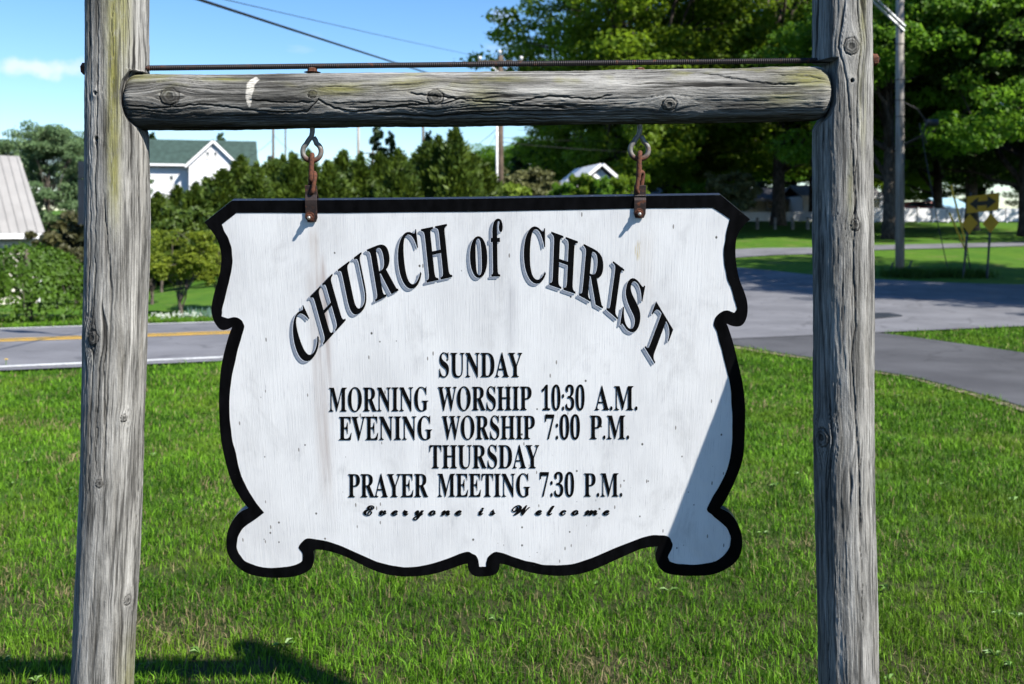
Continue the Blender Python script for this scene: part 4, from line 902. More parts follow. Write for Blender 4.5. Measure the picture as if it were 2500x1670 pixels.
def word(text, x0, x1, ytop, ybase, kind='b', slope=0.0, cap=676, gw=None):
    fl = Flat(); pos = 0; items = []
    for i, ch in enumerate(text):
        adv, sp = GLY[kind + ch]; items.append((pos, sp)); pos += adv
    if gw:      # letter-spaced script: stretch the letters by gw, spread them evenly
        ks = gw * (ybase - ytop) / cap
        ws = [gbox(sp) for _, sp in items]; tot = sum(b - a for a, b in ws) * ks
        gap = (x1 - x0 - tot) / max(1, len(text) - 1); cur = x0
        for (p_, sp), (a, b) in zip(items, ws):
            for q_, (ex, ey) in enumerate(((0, 0), (1.15, 0), (-1.15, 0), (0, 0.8), (0, -0.8), (0.8, 0.6), (-0.8, -0.6))):
                fl.add([[B(cur + ex + (x - a) * ks, ey + ybase - y * (ybase - ytop) / cap + slope * (cur - x0)) for x, y in lp_] for lp_ in sp], 0.0011 + q_ * 0.00006)
            cur += (b - a) * ks + gap
    else:
        a = gbox(items[0][1])[0]; b = items[-1][0] + gbox(items[-1][1])[1]
        k = (x1 - x0) / (b - a)
        for p_, sp in items:
            fl.add([[B(x0 + (p_ + x - a) * k, ybase - y * (ybase - ytop) / cap + slope * ((p_ + x - a) * k)) for x, y in dense(lp_, 200)] for lp_ in sp], 0.0011)
    return fl.build('painted_word', M_LETTER, 'black painted word ' + text)
word('SUNDAY', 1072.8, 1275, 861, 920)
word('MORNING', 803.3, 1045.9, 946.2, 1004.2, slope=-0.006)
word('WORSHIP', 1069.4, 1298, 944.2, 1001.8, slope=-0.005)['label'] = 'black painted word WORSHIP in the upper line'
word('10:30', 1322.8, 1427.4, 942.3, 1001, slope=-0.002)
word('A.M.', 1452.2, 1556.5, 942.2, 1000.8)
word('EVENING', 827.8, 1055.2, 1017, 1074, slope=-0.006)
word('WORSHIP', 1079.3, 1306, 1015.2, 1072.3, slope=-0.003)['label'] = 'black painted word WORSHIP in the lower line'
word('7:00', 1330.8, 1416, 1014.5, 1072)
word('P.M.', 1440.3, 1536, 1014, 1071.5)['label'] = 'black painted P.M. after 7:00'
word('THURSDAY', 1048.7, 1316.5, 1086.2, 1142.6)
word('PRAYER', 850.2, 1045.9, 1157, 1213.4, slope=-0.003)
word('MEETING', 1068.7, 1294.3, 1156, 1212.2)
word('7:30', 1318, 1402, 1155, 1211.9)
word('P.M.', 1426, 1519.3, 1155, 1211.8)['label'] = 'black painted P.M. after 7:30'
word('Everyone', 888, 1126.2, 1233.6, 1257.4, 's', cap=626, gw=1.12)
word('is', 1168.8, 1208.6, 1233, 1256.6, 's', cap=626, gw=1.12)
word('Welcome', 1250.7, 1487, 1233, 1256.8, 's', cap=626, gw=1.12)

def heading(name, letters, org, fac):
    blk, wht, gry = Flat(), Flat(), Flat()
    for ch, q, gy0, gy1 in letters:
        TL, TR, BL, BR = [(org[0] + x / fac, org[1] + y / fac) for x, y in q]
        sp = GLY['b' + ch][1]; a, b = gbox(sp)
        def at(x, y, ox_=0, oy_=0):
            u = (x - a) / (b - a); t = (y - gy0) / (gy1 - gy0)
            px = (BL[0] * (1 - u) + BR[0] * u) * (1 - t) + (TL[0] * (1 - u) + TR[0] * u) * t
            py = (BL[1] * (1 - u) + BR[1] * u) * (1 - t) + (TL[1] * (1 - u) + TR[1] * u) * t
            return B(px + ox_, py + oy_)
        dl = [dense(lp_, 60) for lp_ in sp]
        gry.add([[at(x, y, -7.6, 6.6) for x, y in lp_] for lp_ in dl], 0.0009)
        wht.add([[at(x, y, -1.7, 1.5) for x, y in lp_] for lp_ in dl], 0.0012)
        blk.add([[at(x, y) for x, y in lp_] for lp_ in dl], 0.0015)
    o = blk.build('painted_word', M_LETTER, 'arched black painted word ' + name)
    gry.build('letter_shade', M_SHADE, 'grey drop shade painted behind ' + name)
    wht.build('letter_outline', M_KEY, None)
heading('CHURCH', [
    ('C', [(65, 1080), (222, 868), (208, 1535), (412, 1272)], 0, 676),
    ('H', [(285, 778), (515, 540), (423, 1278), (655, 1022)], 0, 676),
    ('U', [(572, 500), (815, 318), (680, 1022), (922, 838)], 0, 676),
    ('R', [(872, 293), (1114, 195), (960, 832), (1200, 716)], 0, 676),
    ('C', [(1168, 165), (1388, 92), (1230, 720), (1450, 648)], 0, 676),
    ('H', [(1432, 82), (1700, 27), (1490, 634), (1757, 575)], 0, 676)], (690, 540), 4.238)
heading('of', [
    ('o', [(365, 395), (640, 372), (385, 1022), (662, 1000)], 0, 461),
    ('f', [(698, 90), (895, 86), (715, 1010), (905, 1008)], 0, 690)], (1090, 520), 6.522)
heading('CHRIST', [
    ('C', [(1240, 195), (1578, 265), (1225, 1060), (1585, 1132)], 0, 676),
    ('H', [(1668, 295), (2092, 450), (1637, 1142), (2052, 1284)], 0, 676)] + [
    (ch, [((x / 4.356 + 1380 - 1090) * 6.522, (y / 4.356 + 540 - 520) * 6.522) for x, y in q], 0, 676) for ch, q in (
        ('R', [(195, 240), (452, 370), (145, 785), (400, 927)]),
        ('I', [(508, 423), (628, 513), (437, 938), (557, 1042)]),
        ('S', [(665, 565), (860, 712), (585, 1085), (765, 1222)]),
        ('T', [(965, 850), (1147, 1152), (807, 1278), (989, 1575)]))], (1090, 520), 6.522)

# ---- straps, bolts and chain links that hang the board from the eye bolts
def strap(px, py_top, py_bot, py_bolt, lean):
    x, _ = B(px, 500); zb = B(px, py_bot)[1]; zt_ = 0.0
    wd = 0.0132; th = 0.0028
    hole_z = 0.026
    prof = [(-0.0034, zb), (-0.0034, -0.006), (-0.0025, 0.002), (0.0045, 0.0125), (0.0052, 0.034)]
    def plate(pr, y_off, name):
        V = []; Fq = []
        for (yy, zz) in pr:
            for sgn in (-1, 1):
                w_ = wd * (0.72 if zz == pr[0][1] else 1.0)
                V += [(x + sgn * w_, yy - th / 2, zz), (x + sgn * w_, yy + th / 2, zz)]
        n = len(pr)
        for i in range(n - 1):
            a = i * 4; b = a + 4
            Fq += [(a, a + 2, b + 2, b), (a + 1, b + 1, b + 3, a + 3), (a, b, b + 1, a + 1), (a + 2, a + 3, b + 3, b + 2)]
        Fq += [(0, 1, 3, 2), ((n - 1) * 4, (n - 1) * 4 + 2, (n - 1) * 4 + 3, (n - 1) * 4 + 1)]
        me = mesh_np(name, V, Fq); bevel_mesh(me, 0.0008, 2, 50)
        return me
    zb2 = zb + 0.010
    st = obj('strap', plate([(-0.0034, zb), (-0.0034, zb2), (-0.0034, -0.008), (-0.0026, 0.001), (0.0040, 0.0125), (0.0052, 0.0335)], 0, 'strap'), M_STRAP, sign)
    obj('strap_back', plate([(TB + 0.0034, zb), (TB + 0.0034, zb2), (TB + 0.0034, -0.008), (TB + 0.0026, 0.001), (0.0112, 0.0125), (0.0088, 0.0315)], 0, 'strap_back'), M_STRAP, st)
    bx_, bz_ = B(px - 2.5, py_bolt)
    mb = MB(); mb.tube([(bx_, -0.005, bz_), (bx_, -0.0068, bz_)], 0.0105, 20); mb.build('washer', M_RUST, st)
    mb = MB(); hexnut(mb, (bx_, -0.0105, bz_), (0, 1, 0), 0.0072, 0.0068); mb.build('nut', M_RUST, st)
    mb = MB(); mb.tube([(bx_, 0.02, bz_), (bx_, -0.0190, bz_), (bx_, -0.0205, bz_)], [0.0037, 0.0037, 0.0028], 12); mb.build('bolt', M_BOLT, st, True)
    return st
st1 = strap(760, 454, 541, 527, 0)
st2 = strap(1562, 446, 531, 518, 0)
st1['label'] = 'left iron strap bolted to the board'; st2['label'] = 'right iron strap bolted to the board'

def link_mesh(hl, hw, wr, gap=0.0):
    pts = []
    n = 28
    for k in range(n + 1):
        a = 2 * math.pi * k / n * (1 - gap) + math.pi * gap + math.pi / 2
        cx_, cz_ = math.cos(a), math.sin(a)
        pts.append((hw * cx_, 0, (hl - hw) * (1 if cz_ > 0 else -1) * (abs(cz_) > 1e-6) * min(1, abs(cz_) * 3) + hw * cz_))
    mb = MB(); mb.tube(pts, wr, 10); return mesh_np('chain_link', mb.v, mb.f, True)
def hang(px, py_eye_low, sgn, side):
    x = (px - 1250) * SC
    ztop = zpx(py_eye_low)
    me = link_mesh(0.030, 0.0105, 0.0056, 0.0)
    a = obj('chain_link', me, M_RUST, None, (x, 0.002, ztop - 0.0205), (R(3), R(2 * sgn), R(90 + 10 * sgn)))
    tag(a, 'rusty chain link looped through the %s eye bolt' % side, 'chain link', 'rusty chain links')
    me2 = link_mesh(0.0235, 0.0105, 0.0050, 0.06)
    zs_ = ZT + 0.0255 * math.cos(TH)
    ys_ = -0.0255 * math.sin(TH) + 0.0068 * math.cos(TH)
    zmid = (ztop - 0.0205 - 0.030 + 0.0056 + 0.011 + zs_) / 2 - 0.001
    b = obj('chain_link', me2, M_RUST, None, (x + 0.0015, (ys_ + 0.002) / 2 + 0.001, zmid - 0.002), (R(8), R(-4 * sgn), R(90 + 34 * sgn)))
    tag(b, 'small rusty link joining the %s strap to the chain' % side, 'chain link', 'rusty chain links')
hang(760, 388, 1, 'left')
hang(1561, 383, -1, 'right')

# ------------------------------------------------------------------ foliage
def leaf_mat(name, dark, light, trans=0.3, scale=1.2, tcol=None):
    m = NM(name)
    n = m.noise(m.coord('Object'), scale, 3, 0.6)
    f = m.math('ADD', m.math('MULTIPLY', m.attr('tint'), 0.6), m.math('MULTIPLY', m.mr(n, 0.3, 0.7), 0.4))
    c = m.mix(f, dark, light)
    m.set(c, 0.55, 0, 0.3)
    return m.translucent(m.mix(0.5, c, tcol or tuple(min(1, x * 1.5) for x in light)), trans)
M_BARK = NM('tree_bark'); _v = M_BARK.coord('Object', (9, 9, 2.2))
_n = M_BARK.noise(_v, 1.6, 6, 0.7)
M_BARK = M_BARK.set(M_BARK.mix(M_BARK.mr(_n, 0.35, 0.7), (0.05, 0.042, 0.034), (0.17, 0.145, 0.115)), 0.95, 0, 0.1, M_BARK.bump(_n, 0.8, 0.05))

def leaves(C, Nrm, size, aspect, rs, droop=0.0):
    """folded diamond leaves: centres C, facing Nrm, per-leaf size -> V, F, tint"""
    n = len(C)
    a = rs.normal(size=(n, 3)); a[:, 2] -= droop
    a -= (a * Nrm).sum(1)[:, None] * Nrm; a /= np.linalg.norm(a, axis=1)[:, None] + 1e-9
    b = np.cross(Nrm, a)
    L = size[:, None] * 0.5
    W = L * aspect
    V = np.stack([C - a * L, C + b * W + Nrm * W * 0.35, C + a * L, C - b * W + Nrm * W * 0.35], 1).reshape(-1, 3)
    F = np.arange(4 * n).reshape(n, 4)
    F = np.concatenate([F[:, [0, 1, 2]], F[:, [0, 2, 3]]])
    t = np.repeat(np.clip(rs.normal(0.5, 0.25, n), 0, 1), 4)
    return V, F, t
def crown_mesh(name, clumps, n, size, seed, aspect=0.6, shell=0.55, upb=0.45, sub=7, subr=0.42):
    """clumps: (x,y,z,rx,ry,rz); each is broken into smaller sub-clumps so the outline is ragged"""
    rs = np.random.default_rng(seed)
    cl = np.array(clumps, float); w_ = cl[:, 3] * cl[:, 4] + cl[:, 3] * cl[:, 5]; w_ = w_ / w_.sum()
    SC_ = []
    for i, c in enumerate(cl):
        for k in range(sub):
            v = rs.normal(size=3); v /= np.linalg.norm(v); v *= rs.uniform(0.45, 1.0)
            q = rs.uniform(0.6, 1.25) * subr
            SC_.append([c[0] + v[0] * c[3], c[1] + v[1] * c[4], c[2] + v[2] * c[5], c[3] * q, c[4] * q, c[5] * q * 0.75, w_[i] / sub * q])
    SC_ = np.array(SC_); p = SC_[:, 6] / SC_[:, 6].sum()
    k = rs.choice(len(SC_), n, p=p)
    v = rs.normal(size=(n, 3)); v /= np.linalg.norm(v, axis=1)[:, None]
    r = shell + (1 - shell) * rs.random(n) ** 0.7
    r = r * (1 + 0.25 * rs.normal(size=n) * (rs.random(n) < 0.25))
    C = SC_[k, :3] + v * r[:, None] * SC_[k, 3:6]
    Nn = v * 0.6 + rs.normal(size=(n, 3)) * 0.6; Nn[:, 2] += upb
    Nn /= np.linalg.norm(Nn, axis=1)[:, None]
    V, F_, t = leaves(C, Nn, size * rs.uniform(0.6, 1.35, n), aspect, rs)
    tb = np.repeat(rs.normal(0, 0.16, len(SC_))[k], 4)
    me = mesh_np(name, V, F_); fattr(me, 'tint', np.clip(t + tb, 0, 1)); return me
def trunk_mesh(name, h, r0, targets, seed, bend=0.3, flare=1.35, fork=0.35):
    rs = random.Random(seed); mb = MB()
    n = 9; pts = []; rad = []
    ox_, oy_ = 0, 0
    for i in range(n):
        t = i / (n - 1)
        ox_ += rs.uniform(-1, 1) * bend * 0.12 * h / 8; oy_ += rs.uniform(-1, 1) * bend * 0.12 * h / 8
        pts.append((ox_ * t, oy_ * t, -0.15 + t * h)); rad.append(r0 * (1 - 0.55 * t) * (flare if i == 0 else 1))
    mb.tube(pts, rad, 10)
    for (x, y, z) in targets:
        j = rs.uniform(fork, 0.9); b = Vector(pts[0]).lerp(Vector(pts[-1]), j)
        k = min(n - 1, int(j * (n - 1))); b = Vector(pts[k]); e = Vector((x, y, z))
        if e.z < b.z: b = Vector(pts[max(2, k - 3)])
        q = []; rr = []
        for s_ in range(7):
            t = s_ / 6
            p_ = b.lerp(e, t); p_ += Vector((rs.uniform(-1, 1), rs.uniform(-1, 1), 0.6)) * (e - b).length * 0.07 * math.sin(t * math.pi)
            q.append(p_); rr.append(max(0.012, rad[k] * 0.5 * (1 - 0.85 * t)))
        mb.tube(q, rr, 6)
        for w_ in range(3):
            t = rs.uniform(0.4, 0.9); s0 = b.lerp(e, t)
            s1 = s0 + Vector((rs.uniform(-1, 1), rs.uniform(-1, 1), rs.uniform(0, 1))) * (e - b).length * 0.3
            mb.tube([s0, s0.lerp(s1, 0.5) + Vector((0, 0, 0.1)), s1], [rr[3] * 0.6, rr[3] * 0.4, 0.01], 5)
    return mesh_np(name, mb.v, mb.f, True)
def tree(name, label, cat, loc, trunk_me, crown_me, leafm, rz=0.0, sc=1.0, group=None, bark=None):
    o = empty(name, loc, rz)
    o.scale = (sc, sc, sc) if not hasattr(sc, '__len__') else sc
    tag(o, label, cat, group)
    if trunk_me: obj('trunk', trunk_me, bark or M_BARK, o)
    c = bpy.data.objects.new('crown', crown_me); COL.objects.link(c); c.parent = o
    if not crown_me.materials: crown_me.materials.append(leafm)
    else:
        c.material_slots[0].link = 'OBJECT'; c.material_slots[0].material = leafm
    return o
def at(px, d, sink=0.0):
    x = (px - 1250) * d / F
    return Vector((x, d - D, hz(x, d - D) - sink))

L_OAK = leaf_mat('oak_leaves', (0.050, 0.11, 0.008), (0.20, 0.30, 0.018), 0.55, 0.35)
L_OAK2 = leaf_mat('maple_leaves', (0.045, 0.13, 0.012), (0.155, 0.30, 0.022), 0.56, 0.35)
L_DARK = leaf_mat('dark_evergreen_needles', (0.012, 0.030, 0.008), (0.035, 0.070, 0.016), 0.15, 0.5)
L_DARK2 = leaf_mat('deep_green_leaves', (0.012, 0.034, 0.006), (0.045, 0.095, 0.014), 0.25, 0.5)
L_CEDAR = leaf_mat('cedar_needles', (0.016, 0.044, 0.006), (0.105, 0.155, 0.014), 0.2, 0.8)
L_PALE = leaf_mat('pale_silver_leaves', (0.06, 0.12, 0.045), (0.19, 0.28, 0.12), 0.34, 0.5)
L_LIME = leaf_mat('lime_leaves', (0.08, 0.15, 0.012), (0.22, 0.30, 0.03), 0.38, 1.0)
L_DOG = leaf_mat('dogwood_leaves', (0.075, 0.115, 0.010), (0.27, 0.335, 0.03), 0.46, 1.5)
L_WEEP = leaf_mat('weeping_shrub_leaves', (0.010, 0.036, 0.003), (0.095, 0.185, 0.012), 0.3, 2.0)
L_BROWN = leaf_mat('brownish_shrub_leaves', (0.03, 0.035, 0.012), (0.09, 0.085, 0.03), 0.2, 1.0)
L_OLIVE = leaf_mat('grey_olive_leaves', (0.075, 0.085, 0.03), (0.18, 0.185, 0.07), 0.3, 1.0)

def big_crown(seed, w_, h_, z0, n, size):
    rs = random.Random(seed); cl = []
    for i in range(48):
        a = rs.uniform(0, 2 * math.pi); q = math.sqrt(rs.random()) ; t = rs.random()
        prof = math.sin(math.pi * (0.16 + 0.72 * t)) ** 0.6
        x = math.cos(a) * q * w_ * 0.5 * prof; y = math.sin(a) * q * w_ * 0.5 * prof
        z = z0 + t * h_; r_ = w_ * rs.uniform(0.12, 0.20)
        cl.append((x, y, z, r_ * 1.15, r_ * 1.15, r_ * 0.75))
    return cl
oakA = big_crown(3, 15, 15, 4.0, 0, 0)
oakB = big_crown(8, 13, 16, 4.0, 0, 0)
ME_OAKA = crown_mesh('crown', oakA, 66000, 0.28, 5, subr=0.48)
ME_OAKB = crown_mesh('crown', oakB, 58000, 0.26, 6, subr=0.44)
TR_A = trunk_mesh('trunk', 11, 0.42, [c[:3] for c in oakA[::2]], 2)
TR_B = trunk_mesh('trunk', 12, 0.36, [c[:3] for c in oakB[::2]], 4, fork=0.3)
GT = 'big leafy trees along the far lawn'
tree('oak_tree', 'broad bright green tree above the right end of the beam, sky at its left edge', 'tree', at(1560, 56), TR_A, ME_OAKA, L_OAK, 0.4, (1.0, 1, 1.05), GT)
tree('oak_tree', 'leafy tree with forked trunk just left of the right log post', 'tree', at(1900, 60), TR_B, ME_OAKB, L_OAK, 1.7, (1.15, 1.15, 1.1), GT)
tree('maple_tree', 'tall green tree right behind the pale utility pole', 'tree', at(2172, 46), TR_B, ME_OAKB, L_OAK2, 4.0, (0.88, 0.88, 0.92), GT)
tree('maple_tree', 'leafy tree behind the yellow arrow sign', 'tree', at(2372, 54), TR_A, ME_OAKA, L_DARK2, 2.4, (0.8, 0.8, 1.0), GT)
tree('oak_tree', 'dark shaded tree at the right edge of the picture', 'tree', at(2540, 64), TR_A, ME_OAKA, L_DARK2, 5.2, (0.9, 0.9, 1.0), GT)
tree('oak_tree', 'farther tree filling the gap left of the forked tree', 'tree', at(1735, 78), TR_B, ME_OAKB, L_OAK, 3.1, (1.25, 1.25, 1.2), GT)
tree('maple_tree', 'farther tree between the right log post and the utility pole', 'tree', at(2085, 82), TR_A, ME_OAKA, L_OAK2, 0.9, (1.0, 1.0, 1.25), GT)
# a tree beside the junction, just outside the right of the view, whose shade lies on the road
tree('maple_tree', 'tree just beyond the right edge shading the junction', 'tree', (18.6, 20.6, hz(18.6, 20.6)), TR_B, ME_OAKB, L_OAK2, 2.9, (0.9, 0.9, 0.85), GT)
tree('maple_tree', 'second tree beyond the right edge shading the signs', 'tree', (18.0, 14.8, hz(18.0, 14.8)), TR_A, ME_OAKA, L_OAK2, 1.3, (0.56, 0.56, 0.56), GT)

GF = 'far tree line beyond the houses'
for px, d, k, lbl in ((1180, 118, .8, 'far tree behind the hedge right of the tallest cedar'), (1330, 112, .85, 'far tree behind the small grey roofed shed'), (1480, 116, 1.0, 'far tree behind the white gabled building'), (1620, 108, 1.0, 'far tree between the right eye bolt and the far lawn'), (1780, 112, 1.0, 'far tree above the right corner of the sign'), (1930, 104, .95, 'far tree behind the short wooden posts'), (2060, 110, .95, 'far tree hidden by the right log post'), (2160, 98, .9, 'far tree behind the white fence end'), (2270, 104, .9, 'far tree behind the red car'), (2390, 96, .9, 'far tree beyond the bluish roof'), (2500, 90, .9, 'far tree at the right picture edge beyond the fence'), (2620, 90, .9, 'far tree past the right picture edge')):
    tree('oak_tree' if px % 20 else 'maple_tree', lbl, 'tree', at(px, d, 1.0), TR_A if px % 40 else TR_B, ME_OAKA if px % 40 else ME_OAKB, L_OAK2 if px % 60 else L_OAK, px * 0.37, (k, k, k * 0.55), GF)
for px, d, k, lbl in ((2290, 68, .8, 'low spreading tree between the utility pole and the yellow guards'), (2510, 48, 1.0, 'low dark tree right of the yellow arrow sign'), (1985, 70, .8, 'tree mostly hidden behind the right log post'), (1420, 74, .62, 'leafy tree hiding the white gabled building'), (1510, 63, .85, 'tall leafy tree left of the broad tree above the beam'), (1650, 66, .6, 'low leafy tree behind the right iron strap')):
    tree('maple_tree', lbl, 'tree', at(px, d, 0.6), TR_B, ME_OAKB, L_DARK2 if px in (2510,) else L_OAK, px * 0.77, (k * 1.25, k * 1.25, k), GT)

# left background tree
pop = big_crown(21, 7.5, 8, 1.0, 0, 0)
ME_POP = crown_mesh('crown', pop, 36000, 0.21, 9, subr=0.5)
TR_P = trunk_mesh('trunk', 6, 0.2, [c[:3] for c in pop[::2]], 5)
def tree_fit(px, d, py_top, me_h):      # scale so that the top of the crown reaches a given row
    b = at(px, d); zt_ = H - (py_top - YH) * d / F
    return b, (zt_ - b.z) / me_h
GL = 'pale leafy trees behind the shed'
for px, d, pt, lbl in ((118, 46, 305, 'pale green tree standing directly behind the metal roofed shed'), (20, 52, 345, 'pale tree at the far left edge above the shed roof'), (195, 50, 330, 'pale tree half hidden behind the left log post'), (330, 60, 420, 'pale tree hidden behind the left log post')):
    b, s_ = tree_fit(px, d, pt, 9.6)
    tree('poplar_tree', lbl, 'tree', b, TR_P, ME_POP, L_PALE, px * 0.1, (s_ * 0.9, s_ * 0.9, s_), GL)

# cedars
def cedar_mesh(seed, h_, w_, n, size, irregular=0.35):
    rs = np.random.default_rng(seed)
    nb = 95
    t = rs.random(nb) ** 0.85
    prof = (1 - t) ** 0.72 * np.minimum(1, (t + 0.16) * 5)
    a = rs.random(nb) * 2 * math.pi
    q = prof * w_ * 0.5 * rs.uniform(1 - irregular, 1.25, nb)
    cl = np.stack([np.cos(a) * q * 0.75, np.sin(a) * q * 0.75, 0.25 + t * h_, 0.32 * q + 0.16, 0.32 * q + 0.16, 0.34 * q + 0.34], -1)
    k = rs.choice(nb, n, p=(prof + 0.15) / (prof + 0.15).sum())
    v = rs.normal(size=(n, 3)); v /= np.linalg.norm(v, axis=1)[:, None]
    C = cl[k, :3] + v * cl[k, 3:] * rs.uniform(0.4, 1.15, n)[:, None]
    out = np.stack([np.cos(a[k]), np.sin(a[k]), np.full(n, 1.1)], -1) + rs.normal(size=(n, 3)) * 0.45
    out /= np.linalg.norm(out, axis=1)[:, None]
    Nn = np.cross(out, rs.normal(size=(n, 3))); Nn /= np.linalg.norm(Nn, axis=1)[:, None]
    L_ = (size * rs.uniform(0.6, 1.4, n))[:, None] * 0.5; W_ = L_ * 0.33
    b = np.cross(Nn, out)
    V = np.stack([C - out * L_, C + b * W_, C + out * L_, C - b * W_], 1).reshape(-1, 3)
    Fq = np.arange(4 * n).reshape(n, 4); Fq = np.concatenate([Fq[:, [0, 1, 2]], Fq[:, [0, 2, 3]]])
    me = mesh_np('crown', V, Fq)
    tb = rs.normal(0.45, 0.22, nb)[k] + rs.normal(0, 0.15, n)
    fattr(me, 'tint', np.repeat(np.clip(tb, 0, 1), 4)); return me
ME_CED = [cedar_mesh(50, 6, 4.2, 14000, 0.36, 0.6), cedar_mesh(51, 6, 4.0, 13000, 0.36, 0.7), cedar_mesh(52, 6, 5.4, 15000, 0.38, 0.7)]
TR_C = trunk_mesh('trunk', 4.5, 0.13, [], 9)
GC = 'cedars in the hedge row behind the sign'
spots = [(385, 38, 468, 0), (432, 40, 452, 2), (478, 37, 446, 1), (505, 43, 432, 0), (545, 41, 412, 2), (588, 44, 378, 0), (628, 41, 398, 1), (668, 45, 388, 2), (715, 42, 372, 0), (752, 46, 366, 1), (800, 42, 392, 2), (838, 46, 366, 0), (880, 43, 374, 1), (928, 45, 372, 2), (972, 42, 362, 0), (1012, 46, 376, 1), (1040, 44, 346, 2), (1072, 43, 330, 0), (1112, 42, 306, 1), (1150, 45, 372, 2), (1185, 43, 398, 0), (1100, 47, 355, 2), (560, 47, 420, 1), (690, 48, 380, 1)]
for i, (px, d, pt, k) in enumerate(spots):
    b, s_ = tree_fit(px, d, pt, 6.55)
    wx = 0.95 if d < 44 else 1.05
    tree('cedar_tree', None, None, b, TR_C, ME_CED[k], L_CEDAR, i * 1.3, (max(s_, 0.75) * wx, max(s_, 0.75) * wx, s_), GC)
ced = [o for o in S.objects if o.name.startswith('cedar_tree')]
near = ['beside the left log post', 'second from the left log post', 'below the left of the white house', 'in front of the white house eave', 'left of the white gable', 'covering the right foot of the white gable', 'just right of the white gable', 'under the right end of the green roof', 'just left of the left eye bolt', 'behind the left eye bolt', 'just right of the left eye bolt', 'below the pine top, left of it', 'in front of the pine', 'right of the pine', 'midway between the pine and the tallest cedar', 'third left of the tallest cedar', 'second left of the tallest cedar', 'directly left of the tallest cedar', 'tallest of the row', 'directly right of the tallest cedar', 'last before the white conduit pole', 'behind the tallest cedar', 'behind the white gable foot', 'behind the dark pole right of the house']
for o, t in zip(ced, near): tag(o, 'dark green cedar in the hedge row, ' + t, 'tree')

# pines behind
def pine_mesh(seed, h_, w_, n, size):
    rs = np.random.default_rng(seed); cl = []
    for i in range(34):
        t = rs.random(); a = rs.random() * 6.283; q = w_ * 0.5 * (1 - t) ** 0.7 * rs.uniform(0.4, 1)
        cl.append((math.cos(a) * q, math.sin(a) * q, h_ * (0.12 + 0.86 * t), 0.16 * w_ * (1.15 - t * 0.7), 0.16 * w_ * (1.15 - t * 0.7), 0.10 * w_))
    return crown_mesh('crown', cl, n, size, seed, 0.28, 0.3, 0.3, 5, 0.5)
ME_PINE = pine_mesh(70, 10, 5, 14000, 0.42)
TR_PN = trunk_mesh('trunk', 8.5, 0.2, [], 12)
GP = 'dark pines in the background'
for px, d, pt, wd, lbl in ((920, 62, 300, 1.0, 'dark pine rising above the cedars right of the left eye bolt'), (955, 66, 318, .8, 'dark pine top just right of the tallest background pine'), (1045, 68, 318, .8, 'dark pine behind the short far pole'), (1262, 66, 372, 1.2, 'blue green pine just right of the white conduit pole'), (1320, 64, 350, 1.2, 'dark pine above the small grey roofed shed'), (1375, 70, 308, 1.2, 'tall dark pine left of the white building'), (1450, 76, 330, 1.4, 'dark pine behind the white building'), (1215, 70, 400, 1.2, 'dark pine behind the white conduit pole'), (537, 165, 322, .9, 'small dark pine top above the green house roof'), (372, 170, 322, 1.0, 'dark pine at the left end of the green roof'), (1660, 84, 330, 1.5, 'dark pine behind the right eye bolt'), (1560, 90, 345, 1.5, 'dark pine above the right eye bolt link'), (1820, 92, 360, 1.5, 'dark pine beyond the forked tree')):
    b, s_ = tree_fit(px, d, pt, 10.2)
    tree('pine_tree', lbl, 'tree', b, TR_PN, ME_PINE, L_DARK, px, (s_ * wd, s_ * wd, s_), GP)

